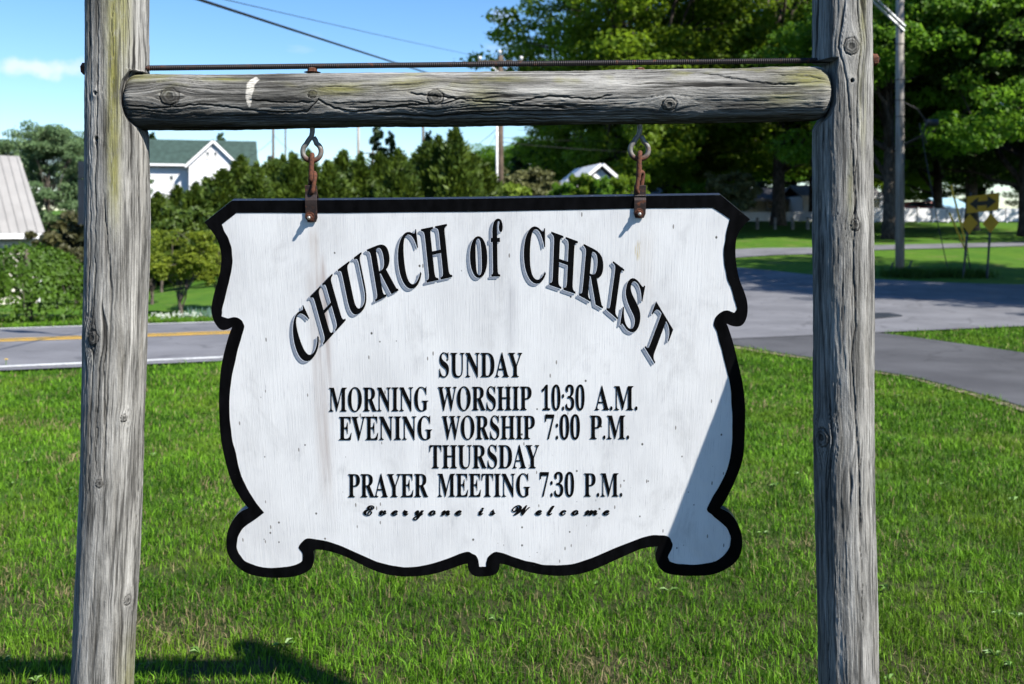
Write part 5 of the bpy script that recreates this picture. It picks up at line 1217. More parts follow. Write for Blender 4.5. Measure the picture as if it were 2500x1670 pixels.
# shrubs
rsd = random.Random(4)
def bush_mesh(seed, w_, h_, n, size, k=14):
    rs = random.Random(seed); cl = []
    for i in range(k):
        a = rs.uniform(0, 6.283); q = math.sqrt(rs.random()) * w_ * 0.36
        z = h_ * rs.uniform(0.25, 0.78); r_ = w_ * 0.16
        cl.append((math.cos(a) * q * (1.1 - 0.5 * z / h_), math.sin(a) * q * (1.1 - 0.5 * z / h_), z, r_, r_, r_ * 0.8))
    return crown_mesh('crown', cl, n, size, seed, 0.55)
ME_BUSH = bush_mesh(80, 3, 2.4, 9000, 0.16)
TR_S = trunk_mesh('trunk', 1.2, 0.06, [(0.5, 0.2, 1.5), (-0.5, -0.2, 1.5), (0.1, -0.4, 1.7), (-0.2, 0.5, 1.6)], 3)
GB = 'background shrubs'
for px, d, pt, me_w, mat_, lbl in (
        (1262, 40, 442, 0.8, L_LIME, 'bright lime green bush right of the white conduit pole'),
        (1290, 50, 405, 0.9, L_OLIVE, 'grey olive shrub behind the lime green bush'),
        (1790, 52, 415, 0.9, L_OLIVE, 'grey olive shrub above the right corner of the sign'),
        (1700, 54, 440, 0.9, L_OAK2, 'green shrub right of the right iron strap'),
        (1520, 45, 440, 0.7, L_OAK2, 'low green shrub left of the right iron strap'),
        (1390, 44.5, 440, 0.7, L_OAK2, 'low green shrub beside the small grey roofed shed'),
        (1432, 44, 418, 0.6, L_OAK, 'leafy bush hiding the left half of the white gabled building'),
        (1462, 43.5, 428, 0.6, L_OAK2, 'low leafy bush below the white gable'),
        (1530, 43, 420, 0.6, L_OAK, 'leafy bush hiding the right corner of the white gabled building'),
        (1640, 56, 452, 0.7, L_OAK, 'low green bush behind the top edge of the sign'),
        (1180, 48, 430, 0.9, L_CEDAR, 'dark bush left of the white conduit pole'),
        (140, 25.5, 560, 0.95, L_BROWN, 'dark brownish shrub between the shed and the left log post'),
        (185, 24, 600, 0.7, L_BROWN, 'low brownish shrub against the left log post'),
        (232, 25, 500, 1.0, L_BROWN, 'tall brownish shrub behind the left log post'),
        (395, 31, 530, 0.9, L_CEDAR, 'dark green shrub right of the left log post'),
        (455, 33, 500, 0.9, L_CEDAR, 'dark green shrub above the small yellow green tree'),
        (535, 30, 560, 0.8, L_WEEP, 'green bush at the left edge of the sign')):
    b, s_ = tree_fit(px, d, pt, 2.25)
    tree('shrub', lbl, 'shrub', b, TR_S, ME_BUSH, mat_, px * 0.3, (s_ * me_w, s_ * me_w, s_), GB)

# dogwood with its bare stem
dog = []
for i in range(20):
    a = rsd.uniform(0, 6.283); q = math.sqrt(rsd.random()) * 0.78; z = rsd.uniform(0.95, 1.95)
    q *= math.sin(math.pi * min(1, (2.25 - z) / 1.5)) ** 0.5
    dog.append((math.cos(a) * q, math.sin(a) * q, z, 0.36, 0.36, 0.26))
ME_DOG = crown_mesh('crown', dog, 9000, 0.075, 33, 0.6, 0.4, 0.9, 6, 0.5)
TR_D = trunk_mesh('trunk', 0.75, 0.06, [c[:3] for c in dog[::2]], 7, bend=2.2, fork=0.45)
GD = 'small yellow green trees across the road'
b, s_ = tree_fit(443, 21, 543, 2.2)
tree('dogwood_tree', 'small yellow green tree with bare trunk right of the left log post', 'tree', b, TR_D, ME_DOG, L_DOG, 0.3, s_, GD)
b, s_ = tree_fit(530, 22.5, 590, 2.2)
tree('dogwood_tree', 'small yellow green tree partly hidden by the left edge of the sign', 'tree', b, TR_D, ME_DOG, L_DOG, 2.3, s_, GD)
b, s_ = tree_fit(372, 24, 560, 2.2)
tree('dogwood_tree', 'small yellow green tree half behind the left log post', 'tree', b, TR_D, ME_DOG, L_DOG, 4.3, s_, GD)

# weeping dome shrub: hanging strands of leaves over a short trunk
def weeping(seed, w_, h_, ns, per, size):
    rs = np.random.default_rng(seed); Cs = []; T = []; sv = MB()
    for i in range(ns):
        a = rs.random() * 6.283; q0 = math.sqrt(rs.random()) * 0.92
        ex = rs.uniform(0.85, 1.08); z_end = max(0.04, rs.normal(0.45, 0.20)) * h_ if i % 3 else rs.uniform(0.04, 0.25) * h_
        if i % 3 == 0: a = round(a / 0.42) * 0.42 + rs.normal(0, 0.05)
        tt = np.linspace(0, 1, per)
        # out along the dome then hanging
        rad_ = w_ * 0.5 * (q0 + (ex - q0) * np.minimum(1, tt * 1.9)) * rs.uniform(0.9, 1.05)
        dome = h_ * np.sqrt(np.clip(1 - (rad_ / (w_ * 0.5 * 1.12)) ** 2, 0.02, 1))
        hang_ = np.where(tt > 0.5, (tt - 0.5) / 0.5, 0)
        z = dome * (1 - hang_) + np.minimum(dome, z_end) * hang_
        aa = a + 0.08 * np.sin(tt * 5 + a)
        P = np.stack([np.cos(aa) * rad_, np.sin(aa) * rad_, z], -1) + rs.normal(0, 0.03, (per, 3))
        Cs.append(P); T.append(np.full(per, rs.normal(0.5, 0.2)))
        if i % 12 == 0: sv.tube([tuple(p) for p in P[::6]], 0.006, 4, False)
    C = np.concatenate(Cs); n = len(C)
    Nn = C * np.array([1, 1, 0.3]); Nn /= np.linalg.norm(Nn, axis=1)[:, None] + 1e-6
    Nn = Nn + rs.normal(size=(n, 3)) * 0.5; Nn /= np.linalg.norm(Nn, axis=1)[:, None]
    V, Fq, t = leaves(C, Nn, size * rs.uniform(0.6, 1.3, n), 0.62, rs, droop=1.0)
    me = mesh_np('crown', V, Fq); fattr(me, 'tint', np.clip(t * 0.6 + np.repeat(np.concatenate(T), 4) * 0.5, 0, 1))
    sv.tube([(0, 0, -0.1), (0.05, 0, 0.6), (-0.03, 0.02, 1.2), (0, 0, h_ * 0.95)], [0.09, 0.07, 0.06, 0.04], 8)
    return me, mesh_np('trunk', sv.v, sv.f, True)
me, tm = weeping(90, 2.5, 1.55, 300, 34, 0.085)
b = at(68, 20)
zt_ = H - (597 - YH) * 20 / F
tree('weeping_shrub', 'dome of weeping green leaves beside the road at the left edge', 'shrub', b, tm, me, L_WEEP, 0, (1, 1, (zt_ - b.z) / 1.55))

# ------------------------------------------------------------------ buildings
M_SIDING = NM('white_siding'); _v = M_SIDING.coord('Object', (1, 1, 9)); _w = M_SIDING.n('TexWave'); _w.bands_direction = 'Z'; _w.inputs['Scale'].default_value = 0.5
M_SIDING.l(_v, _w.inputs['Vector'])
M_SIDING = M_SIDING.set(M_SIDING.mix(M_SIDING.noise(M_SIDING.coord('Object'), 0.8, 4), (0.76, 0.76, 0.77), (0.70, 0.70, 0.71)), 0.6, 0, 0.3, M_SIDING.bump(_w.outputs['Fac'], 0.3, 0.02))
M_TRIM = plain('white_trim', (0.78, 0.78, 0.78), 0.5, 0, 0.05)
M_CREAM = plain('cream_siding', (0.62, 0.60, 0.48), 0.6, 0, 0.06)
M_GROOF = plain('green_shingles', (0.038, 0.064, 0.055), 0.85, 0, 0.22, 1.6, 0.2, 0.5, 12)
M_METAL = plain('pale_metal_roof', (0.33, 0.315, 0.295), 0.45, 0.3, 0.08, 1.2, 0.5)
M_GLASS = plain('dark_window_glass', (0.02, 0.025, 0.03), 0.12, 0, 0.3, 3, 0.6)
M_SHINGLE = plain('grey_shingles', (0.17, 0.16, 0.16), 0.9, 0, 0.3, 4)
M_WALLG = plain('grey_green_wall', (0.12, 0.15, 0.14), 0.8)
M_CURT = plain('pale_curtain', (0.55, 0.53, 0.48), 0.8, 0, 0.1)

def window(parent, x, z, w_, h_, y=0.0, pane_mat=None):
    fr = MB(); t = 0.09
    for (cx_, cz_, sx_, sz_) in ((x - w_ / 2, z, t, h_ + t), (x + w_ / 2, z, t, h_ + t), (x, z + h_ / 2, w_, t), (x, z - h_ / 2, w_ + 2 * t, t * 1.4), (x, z, w_, t * 0.7)):
        fr.box((cx_, y - 0.04, cz_), (sx_, 0.1, sz_))
    f = fr.build('window', M_TRIM, parent)
    for k in (1, -1):
        p = MB(); p.box((x, y - 0.012, z + k * h_ / 4), (w_ - 0.09, 0.03, h_ / 2 - 0.06)); p.build('pane', M_GLASS if k > 0 or pane_mat is None else pane_mat, f)
    return f
# white house with the green roof
HD = 140.0; hs = HD / F
def HX(px): return (px - 1250) * hs
def HZ(py): return H - (py - YH) * hs
gx, gy = HX(495), HD - D
house = empty('white_house', (gx, gy, hz(gx, gy)), R(14))
tag(house, 'white house with green roof and front gable behind the cedars', 'house')
zb = house.location.z
def hx(px): return (HX(px) - gx) / math.cos(R(14))
ez = HZ(402) - zb; rz_ = HZ(336) - zb; dp = 4.2
xl, xr = hx(318), hx(622)
mb = MB(); mb.box(((xl + xr) / 2, dp, ez / 2 - 0.02), (xr - xl - 0.7, 2 * dp - 0.7, ez)); 
wall = mb.build('wall', M_SIDING, house)
mb = MB()
th_ = 0.22
def slab(mb, p0, p1, p2, p3, t):
    a = [Vector(p) for p in (p0, p1, p2, p3)]; n_ = (a[1] - a[0]).cross(a[3] - a[0]).normalized() * t
    mb.add(a + [q - n_ for q in a], [(0, 1, 2, 3), (7, 6, 5, 4), (0, 4, 5, 1), (1, 5, 6, 2), (2, 6, 7, 3), (3, 7, 4, 0)])
slab(mb, (xl, -0.5, ez - 0.05), (xr, -0.5, ez - 0.05), (xr - 0.25, dp, rz_), (xl + 0.25, dp, rz_), th_)
slab(mb, (xr, 2 * dp + 0.5, ez - 0.05), (xl, 2 * dp + 0.5, ez - 0.05), (xl + 0.25, dp, rz_), (xr - 0.25, dp, rz_), th_)
roof = mb.build('roof', M_GROOF, house)
for xx in (xl + 0.45, xr - 0.45):
    mb = MB(); mb.prism([(xx, 0.3, ez), (xx, 2 * dp - 0.3, ez), (xx, dp, rz_ - 0.35)], (0.12 if xx < 0 else -0.12, 0, 0))
    mb.build('gable_end', M_SIDING, house)
mb = MB(); mb.box(((xl + hx(462)) / 2, -0.55, ez - 0.12), (hx(462) - xl, 0.14, 0.28)); mb.build('gutter', M_TRIM, house)
# cross gable
pk = hx(520); gl, gr_ = hx(461), hx(578); gz = HZ(344) - zb; gf = -1.3
mb = MB(); mb.prism([(gl + 0.25, gf, -0.3), (gr_ - 0.25, gf, -0.3), (gr_ - 0.25, gf, ez), (pk, gf, gz - 0.25), (gl + 0.25, gf, ez)], (0, 4.0, 0))
gw_ = mb.build('gable_wall', M_SIDING, house)
mb = MB()
slab(mb, (gl - 0.25, gf - 0.4, ez - 0.30), (pk, gf - 0.4, gz), (pk, dp, gz), (gl - 0.25, 1.0, ez - 0.30), -0.18)
slab(mb, (pk, gf - 0.4, gz), (gr_ + 0.25, gf - 0.4, ez - 0.30), (gr_ + 0.25, 1.0, ez - 0.30), (pk, dp, gz), -0.18)
gro = mb.build('gable_roof', M_GROOF, house)
mb = MB()
for a_, b_ in (((gl - 0.25, ez - 0.30), (pk, gz)), ((pk, gz), (gr_ + 0.25, ez - 0.30))):
    d_ = Vector((b_[0] - a_[0], 0, b_[1] - a_[1])); L_ = d_.length
    mb.box(((a_[0] + b_[0]) / 2, gf - 0.44, (a_[1] + b_[1]) / 2 - 0.14), (L_, 0.09, 0.34), ry=-math.atan2(d_.z, d_.x))
mb.build('bargeboard', M_TRIM, gro)
for px, ry_, w_, hh in ((507.5, 380.5, 7.5, 17), (525, 380.5, 7.5, 17)):
    window(house, hx(px), HZ(ry_) - zb, w_ * hs, hh * hs, gf, M_CURT)
for px, ry_, w_, hh in ((424, 440, 9, 22), (372, 431, 5, 20), (485, 455, 9, 22)):
    window(house, hx(px), HZ(ry_) - zb, w_ * hs, hh * hs, 0.35 - 0.0 if px < 460 else gf, M_CURT)

# cream shed with the standing seam roof
sx_, sy_ = (109 - 1250) * 35 / F, 35 - D
zg = hz(sx_, sy_)
shed = empty('metal_roofed_shed', (sx_, sy_, zg), R(38)); tag(shed, 'cream shed with pale standing seam metal roof at the left edge', 'shed')
ez_ = (H - (570 - YH) * 35 / F) - zg; rz2 = (H - (385 - YH) * 38.2 / F) - zg
Lw = 9.0
mb = MB(); mb.box((-Lw / 2 - 0.05, 3.2, ez_ / 2 - 0.3), (Lw, 5.8, ez_ + 0.3)); mb.build('wall', M_CREAM, shed)
xrd = -0.15
mb = MB(); slab(mb, (-Lw - 0.3, -0.1, ez_), (0, -0.1, ez_), (xrd, 3.2, rz2), (-Lw - 0.3, 3.2, rz2), 0.06)
slab(mb, (0, 6.5, ez_), (-Lw - 0.3, 6.5, ez_), (-Lw - 0.3, 3.2, rz2), (xrd, 3.2, rz2), 0.06)
sroof = mb.build('roof', M_METAL, shed)
mb = MB(); mb.prism([(-0.06, 0.3, ez_ - 0.1), (-0.06, 6.1, ez_ - 0.1), (-0.06, 3.2, rz2 - 0.25)], (-0.08, 0, 0)); mb.build('gable_end', M_CREAM, shed)
mb = MB(); mb.box((-Lw / 2 - 0.12, -0.14, ez_ - 0.09), (Lw + 0.3, 0.07, 0.17)); mb.build('fascia', M_TRIM, shed)
mb = MB(); mb.box((-0.09, 0.26, ez_ / 2 - 0.3), (0.12, 0.12, ez_ + 0.24)); mb.build('corner_board', M_TRIM, shed)
sl_ = Vector((0, 3.3, rz2 - ez_))
seam = None
for k in range(17):
    xk = -0.25 - k * 0.29
    f_ = 1.0 if xk < xrd else abs(xk) / abs(xrd)
    mb = MB(); a_ = Vector((xk, -0.1, ez_ + 0.02)); b_ = a_ + sl_ * f_
    mb.tube([a_, b_], 0.017, 4); mb.build('roof_seam', M_METAL, sroof)

# small grey roofed shed and the white buildings beyond the lawn
def cottage(name, label, cat, px0, px1, py_eave, py_ridge, d, depth, wall_m, roof_m, rot=0.0, gable=False, wins=()):
    s_ = d / F; cx_ = ((px0 + px1) / 2 - 1250) * s_; y_ = d - D
    zb_ = hz(cx_, y_); o = empty(name, (cx_, y_, zb_), rot); tag(o, label, cat)
    wd = (px1 - px0) * s_; e = H - (py_eave - YH) * s_ - zb_; r_ = H - (py_ridge - YH) * s_ - zb_
    if gable:
        mb = MB(); mb.prism([(-wd / 2 + .15, 0, -0.4), (wd / 2 - .15, 0, -0.4), (wd / 2 - .15, 0, e), (0, 0, r_ - .15), (-wd / 2 + .15, 0, e)], (0, depth, 0)); mb.build('wall', wall_m, o)
        mb = MB(); slab(mb, (-wd / 2 - .2, -.3, e - .1), (0, -.3, r_), (0, depth + .3, r_), (-wd / 2 - .2, depth + .3, e - .1), -.14)
        slab(mb, (0, -.3, r_), (wd / 2 + .2, -.3, e - .1), (wd / 2 + .2, depth + .3, e - .1), (0, depth + .3, r_), -.14)
    else:
        mb = MB(); mb.box((0, depth / 2, e / 2 - .2), (wd - .3, depth, e + .4)); mb.build('wall', wall_m, o)
        mb = MB(); slab(mb, (-wd / 2, -.35, e - .05), (wd / 2, -.35, e - .05), (wd / 2, depth / 2, r_), (-wd / 2, depth / 2, r_), .14)
        slab(mb, (wd / 2, depth + .35, e - .05), (-wd / 2, depth + .35, e - .05), (-wd / 2, depth / 2, r_), (wd / 2, depth / 2, r_), .14)
    mb.build('roof', roof_m, o)
    mb = MB(); mb.box((0, -.38, e - .1), (wd, .06, .2)) if not gable else mb.box((0, -.02, e - .1), (wd * .6, .03, .12)); mb.build('fascia', M_TRIM, o)
    for (px, py, w_, hh) in wins:
        window(o, (px - 1250) * s_ - cx_, H - (py - YH) * s_ - zb_, w_ * s_, hh * s_, 0, None)
    return o
cottage('garden_shed', 'small shed with grey roof and pale eave behind the sign top', 'shed', 1316, 1372, 470, 452, 66, 2.6, M_WALLG, M_SHINGLE, 0.2, False, ((1330, 480, 8, 10),))
cottage('white_building', 'white gabled building glimpsed through leaves above the sign', 'building', 1392, 1540, 470, 405, 47, 4, M_SIDING, M_TRIM, 0.2, True, ((1470, 486, 14, 16),))
cottage('white_building', 'low white building behind the sign beyond the right strap', 'building', 1590, 1720, 476, 455, 84, 6, M_SIDING, M_SHINGLE, 0.0, False, ((1640, 490, 10, 14),))
cottage('white_building', 'long pale building left of the right log post', 'building', 1790, 1960, 486, 455, 80, 6, M_CREAM, M_SHINGLE, -0.05, False, ((1830, 500, 14, 18), (1880, 500, 14, 18)))
cottage('white_building', 'bright white building half hidden by the right log post', 'building', 1955, 2160, 478, 448, 76, 6, M_SIDING, M_SHINGLE, 0.0, False, ((2128, 492, 38, 34),))
cottage('white_building', 'pale building with bluish roof behind the yellow arrow sign', 'building', 2308, 2375, 508, 480, 74, 6, M_SIDING, plain('light_blue_roof', (0.33, 0.52, 0.62), 0.5), 0.0, False, ())

# white board fence across the far lawn: posts and planks
fence = empty('white_fence', tuple(at(2130, 64))); tag(fence, 'white board fence across the far lawn behind the utility pole', 'fence')
fx0 = fence.location.copy()
def fpt(px, d=64.0):
    p = at(px, d); return p - fx0
prev = None; n_b = 15
ME_PK = None
for k in range(n_b + 1):
    px = 1990 + k * 36
    p = fpt(px)
    mb = MB(); mb.box((0, 0, 0.46), (0.13, 0.13, 1.0))
    o = mb.build('fence_post', M_TRIM, fence); o.location = p
    if prev is not None:
        dv = p - prev; L_ = Vector((dv.x, dv.y, 0)).length
        for j in range(4):
            mb = MB(); mb.box((0, 0, 0), (L_ - 0.13, 0.04, 0.20))
            o = mb.build('board', M_TRIM, fence); o.location = (p + prev) / 2 + Vector((0, 0, 0.16 + j * 0.212)); o.rotation_euler = (0, -math.atan2(dv.z, L_), math.atan2(dv.y, dv.x))
    prev = p
# short wooden bollards and low white rail left of the right post
M_GREYW = plain('grey_weathered_post', (0.26, 0.24, 0.21), 0.9, 0, 0.3, 5)
for px, lbl in ((1849, 'first short grey wooden post from the sign corner'), (1892, 'second short grey wooden post from the sign corner'), (1935, 'third short grey wooden post from the sign corner'), (1972, 'short grey wooden post against the right log post')):
    p = at(px, 55); mb = MB(); mb.tube([(0, 0, -0.1), (0, 0, 0.62), (0, 0, 0.66)], [0.09, 0.085, 0.06], 10)
    o = mb.build('short_post', M_GREYW, None, False, p); tag(o, lbl, 'post', 'short posts on the far lawn')
rail = empty('low_white_wall', tuple(at(1890, 66))); tag(rail, 'low white wall beyond the short wooden posts', 'wall')
mb = MB(); mb.box((0, 0, 0.22), (6.0, 0.25, 0.62)); mb.build('wall', M_TRIM, rail)
mb = MB(); mb.box((0, 0, 0.56), (6.1, 0.33, 0.07)); mb.build('coping', M_TRIM, rail)
o = empty('red_car', tuple(at(2240, 70)), 0.1); tag(o, 'red car roof showing over the white fence', 'car')
M_RED = plain('red_car_paint', (0.30, 0.02, 0.015), 0.3, 0, 0.1)
mb = MB(); mb.prism([(-2.1, -0.8, 0.3), (2.1, -0.8, 0.3), (2.1, -0.8, 0.7), (1.3, -0.8, 0.82), (0.7, -0.75, 1.16), (-0.9, -0.75, 1.18), (-1.9, -0.8, 0.85), (-2.1, -0.8, 0.8)], (0, 1.6, 0)); body = mb.build('body', M_RED, o); bevel_mesh(body.data, 0.06, 2)
mb = MB(); mb.prism([(0.85, -0.83, 0.84), (0.55, -0.79, 1.10), (-0.8, -0.79, 1.12), (-1.3, -0.83, 0.86)], (0, 1.66, 0)); mb.build('window', M_GLASS, o)
for x_ in (-1.3, 1.3):
    for y_ in (-0.82, 0.62):
        mb = MB(); mb.tube([(x_, y_, 0.31), (x_, y_ + 0.2, 0.31)], 0.31, 18); mb.build('wheel', M_GLASS, o)

# ------------------------------------------------------------------ poles, wires and road signs
M_POLE = NM('pale_pole_wood'); _v = M_POLE.coord('Object', (14, 14, 0.8)); _n = M_POLE.noise(_v, 1.5, 5, 0.65)
M_POLE = M_POLE.set(M_POLE.mix(M_POLE.mr(_n, 0.3, 0.7), (0.24, 0.215, 0.185), (0.44, 0.41, 0.37)), 0.9, 0, 0.15, M_POLE.bump(_n, 0.5, 0.02))
M_POLED = plain('brown_pole_wood', (0.10, 0.072, 0.052), 0.9, 0, 0.3, 3)
M_WIRE = plain('black_cable', (0.012, 0.012, 0.015), 0.5)
M_GREYM = plain('grey_galvanised', (0.36, 0.37, 0.38), 0.45, 0.6, 0.12)
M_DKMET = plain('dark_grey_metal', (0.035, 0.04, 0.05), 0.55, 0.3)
M_CERAM = plain('white_insulator', (0.72, 0.72, 0.70), 0.25)
M_YSIGN = plain('yellow_sign_sheeting', (0.56, 0.31, 0.012), 0.45, 0, 0.06, 2)
M_BSIGN = plain('black_sign_sheeting', (0.012, 0.012, 0.014), 0.5)
M_YGUARD = plain('yellow_plastic_guard', (0.78, 0.50, 0.04), 0.45)

def pole(name, label, px, d, wpx, py_top, mat, group=None):
    b = at(px, d); s_ = d / F; h_ = (H - (py_top - YH) * s_) - b.z
    o = empty(name, b); tag(o, label, 'utility pole', group)
    mb = MB(); r_ = wpx * s_ / 2
    mb.tube([(0, 0, -0.3), (0, 0, h_ * 0.5), (0, 0, h_)], [r_ * 1.12, r_, r_ * 0.88], 16); mb.build('pole', mat, o, True)
    return o, h_, s_
GU = 'utility poles'
o, h_, s_ = pole('utility_pole', 'pale wooden utility pole right of the right log post', 2197, 29.5, 19.5, -330, M_POLE, GU)
mb = MB()
for dz, dx in ((0, 0), (0.13, 0.03)):
    a_ = PX(2203, 78, 29.5) - o.location; e_ = PX(2098, -22, 29.5) - o.location
    mb.tube([a_ + Vector((dx, -0.13, dz)), e_ + Vector((dx, -0.13, dz))], 0.040, 8)
mb.build('lamp_arm', M_GREYM, o)
mb = MB()
for py in (108, 195, 245, 285):
    z_ = PX(2197, py, 29.5).z - o.location.z
    mb.tube([(math.cos(t) * 0.128, math.sin(t) * 0.128, z_) for t in np.linspace(0, 6.283, 17)], 0.012, 5, False)
mb.build('cable_tie', M_DKMET, o)
# small splice can hanging on the drop wire
p1 = PX(2203, 248, 29.5); p2 = PX(2275, 300, 29.5)
sp = empty('cable_splice_can', p2); tag(sp, 'dark cylindrical cable splice hanging right of the pale utility pole', 'splice can')
mb = MB(); mb.tube([(-0.19, 0, 0), (-0.17, 0, 0), (0.17, 0, 0), (0.19, 0, 0)], [0.06, 0.105, 0.105, 0.06], 14); mb.build('can', M_DKMET, sp, False)
mb = MB(); mb.tube([p1 - p2, (p1 - p2) * 0.5 + Vector((0, 0, 0.10)), (-0.22, 0, 0.12), (-0.2, 0, 0)], 0.016, 6); mb.build('drop_wire', M_WIRE, sp)
mb = MB(); mb.tube([(-0.17, 0, 0), (-0.25, 0, -0.35), (-0.15, 0, -0.62)], 0.014, 6); mb.build('drop_loop', M_WIRE, sp)
# braces at the pole foot
for px0, py0, px1, py1, lbl in ((2212, 664, 2226, 636, 'dark leaning stake right of the utility pole foot'), (2170, 664, 2181, 640, 'dark leaning stake left of the utility pole foot')):
    b = at(px0, 28.5); mb = MB(); e_ = PX(px1, py1, 28.5) - b; mb.tube([(0, 0, -0.05), e_], 0.028, 6)
    tag(mb.build('stake', M_DKMET, None, False, b), lbl, 'stake', 'stakes at the pole foot')

o, h_, s_ = pole('utility_pole', 'brown utility pole with white conduit and crossarm, behind the sign top', 1222, 45, 14, 136, M_POLED, GU)
mb = MB(); mb.tube([(-0.16, -0.06, -0.1), (-0.16, -0.06, h_ - 1.8)], 0.062, 10); mb.build('conduit', M_CERAM, o, True)
zc = PX(1222, 153, 45).z - o.location.z
mb = MB(); mb.box((0, -0.16, zc), (2.05, 0.10, 0.12)); arm = mb.build('crossarm', M_POLED, o)
for x_ in (-0.93, -0.03, 0.93):
    mb = MB(); zz = zc + (0.06 if abs(x_) > 0.5 else 0.33)
    mb.tube([(x_, -0.16, zz), (x_, -0.16, zz + 0.06), (x_, -0.16, zz + 0.10), (x_, -0.16, zz + 0.17), (x_, -0.16, zz + 0.2)], [0.03, 0.05, 0.085, 0.085, 0.03], 10); mb.build('insulator', M_CERAM, arm, True)
mb = MB()
for sgn in (-1, 1): mb.tube([(sgn * 0.6, -0.16, zc), (0, -0.16, zc - 0.55)], 0.02, 5)
mb.build('arm_brace', M_GREYM, o)
armw = o.location + Vector((-0.93, -0.16, zc + 0.25))
pole_c = o.location + Vector((0, -0.1, PX(1222, 232, 45).z - o.location.z))
for px, d, wd, pt, lbl in ((667, 110, 6, 250, 'dark far pole right of the green house roof'), (697, 135, 4, 262, 'thin far pole second right of the green roof'), (875, 95, 7, 240, 'pale far pole rising from the cedars'), (910, 120, 5, 366, 'short far pole right of the pale far pole'), (1033, 90, 6, 255, 'brown far pole left of the tallest cedar')):
    o, h_, s_ = pole('utility_pole', lbl, px, d, wd, pt, M_POLED if px != 875 else M_POLE, GU)
    if px == 667:
        zt_ = PX(px, 392, d).z - o.location.z
        mb = MB(); mb.tube([(-0.32, -0.25, zt_ - 0.75), (-0.32, -0.25, zt_ - 0.7), (-0.32, -0.25, zt_ + 0.45), (-0.32, -0.25, zt_ + 0.5)], [0.2, 0.26, 0.26, 0.2], 12); mb.build('transformer', M_DKMET, o)
    mb = MB(); mb.box((0, -0.1, h_ - 0.4), (2.0, 0.1, 0.12)); mb.build('crossarm', M_POLED, o)

def wire(label, p0, p1, sag, r_, n=24):
    p0 = Vector(p0); p1 = Vector(p1); mid = (p0 + p1) / 2
    mb = MB(); mb.tube([p0.lerp(p1, t) - Vector((0, 0, sag * 4 * t * (1 - t))) for t in np.linspace(0, 1, n)], r_, 6)
    o = mb.build('overhead_cable', M_WIRE, None, True); tag(o, label, 'cable', 'overhead cables'); return o
far_left = PX(500, -4, 10.5)
wire('thick black cable dropping from the top to behind the beam', far_left + (far_left - pole_c) * 0.25, pole_c, 0.05, 0.0165)
fl2 = PX(573, -1, 16)
wire('thin wire above the thick cable, ending at the crossarm', fl2 + (fl2 - armw) * 0.3, armw, 0.05, 0.007)
wire('thin far wire between the dark pole and the house', PX(667, 340, 110), PX(560, 395, 130), 0.6, 0.02)
wire('thin far wire right of the dark pole', PX(667, 328, 110), PX(760, 384, 100), 0.6, 0.02)
wire('thin wire left of the white conduit pole dropping to the cedars', PX(1216, 312, 45), PX(1100, 372, 80), 0.4, 0.012)
wire('second thin wire left of the white conduit pole', PX(1216, 318, 45), PX(1165, 385, 80), 0.3, 0.010)
wire('thin wire running right from the white conduit pole', PX(1228, 347, 45), PX(2000, 352, 60), 0.5, 0.012)
wire('thin wire above the white wire on the right', PX(1228, 336, 45), PX(1900, 310, 70), 0.5, 0.010)

# yellow two-way arrow sign with two diamond markers on leaning posts
asn = empty('arrow_road_sign', at(2380, 27.5)); tag(asn, 'yellow two-way arrow sign on two leaning posts with yellow diamonds', 'road sign')
ab = asn.location.copy(); ad = 27.5
def AP(px, py, dy=0.0): return PX(px, py, ad) - ab + Vector((0, dy, 0))
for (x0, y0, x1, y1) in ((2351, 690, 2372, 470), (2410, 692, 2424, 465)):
    mb = MB(); mb.tube([AP(x0, y0 + 6, 0.03), AP(x1, y1, 0.03)], 0.032, 6); mb.build('post', M_DKMET, asn)  # dark metal colour stands in for the shade on these posts
def flat_sign(name, pts, mat, dy, th_, parent):
    vs, fs = fill2d([[(p.x, p.z) for p in pts]])
    n = len(vs); V = [(x, dy, z) for x, z in vs] + [(x, dy + th_, z) for x, z in vs]
    m_ = len(pts); F_ = [f for f in fs] + [tuple(i + n for i in f[::-1]) for f in fs]
    o0 = len(V); V += [(p.x, dy, p.z) for p in pts] + [(p.x, dy + th_, p.z) for p in pts]
    F_ += [(o0 + i, o0 + (i + 1) % m_, o0 + m_ + (i + 1) % m_, o0 + m_ + i) for i in range(m_)]
    return obj(name, mesh_np(name, V, F_), mat, parent)
pan = flat_sign('arrow_panel', [AP(2360, 480), AP(2440, 470), AP(2437.5, 513), AP(2359, 521)], M_YSIGN, -0.012, 0.006, asn)
arrow = [(2366, 498), (2389, 481), (2387, 492), (2411, 489.5), (2410, 478), (2432, 492), (2408, 510), (2408.5, 500.5), (2385, 503), (2386, 513)]
flat_sign('arrow', [AP(*p) for p in arrow], M_BSIGN, -0.016, 0.003, pan)
for cx_, cy_ in ((2367, 546), (2418.5, 544)):
    flat_sign('diamond_marker', [AP(cx_, cy_ - 24), AP(cx_ + 20.5, cy_ - 1), AP(cx_ - 1, cy_ + 25), AP(cx_ - 20, cy_ + 2)], M_YSIGN, -0.010, 0.005, asn)
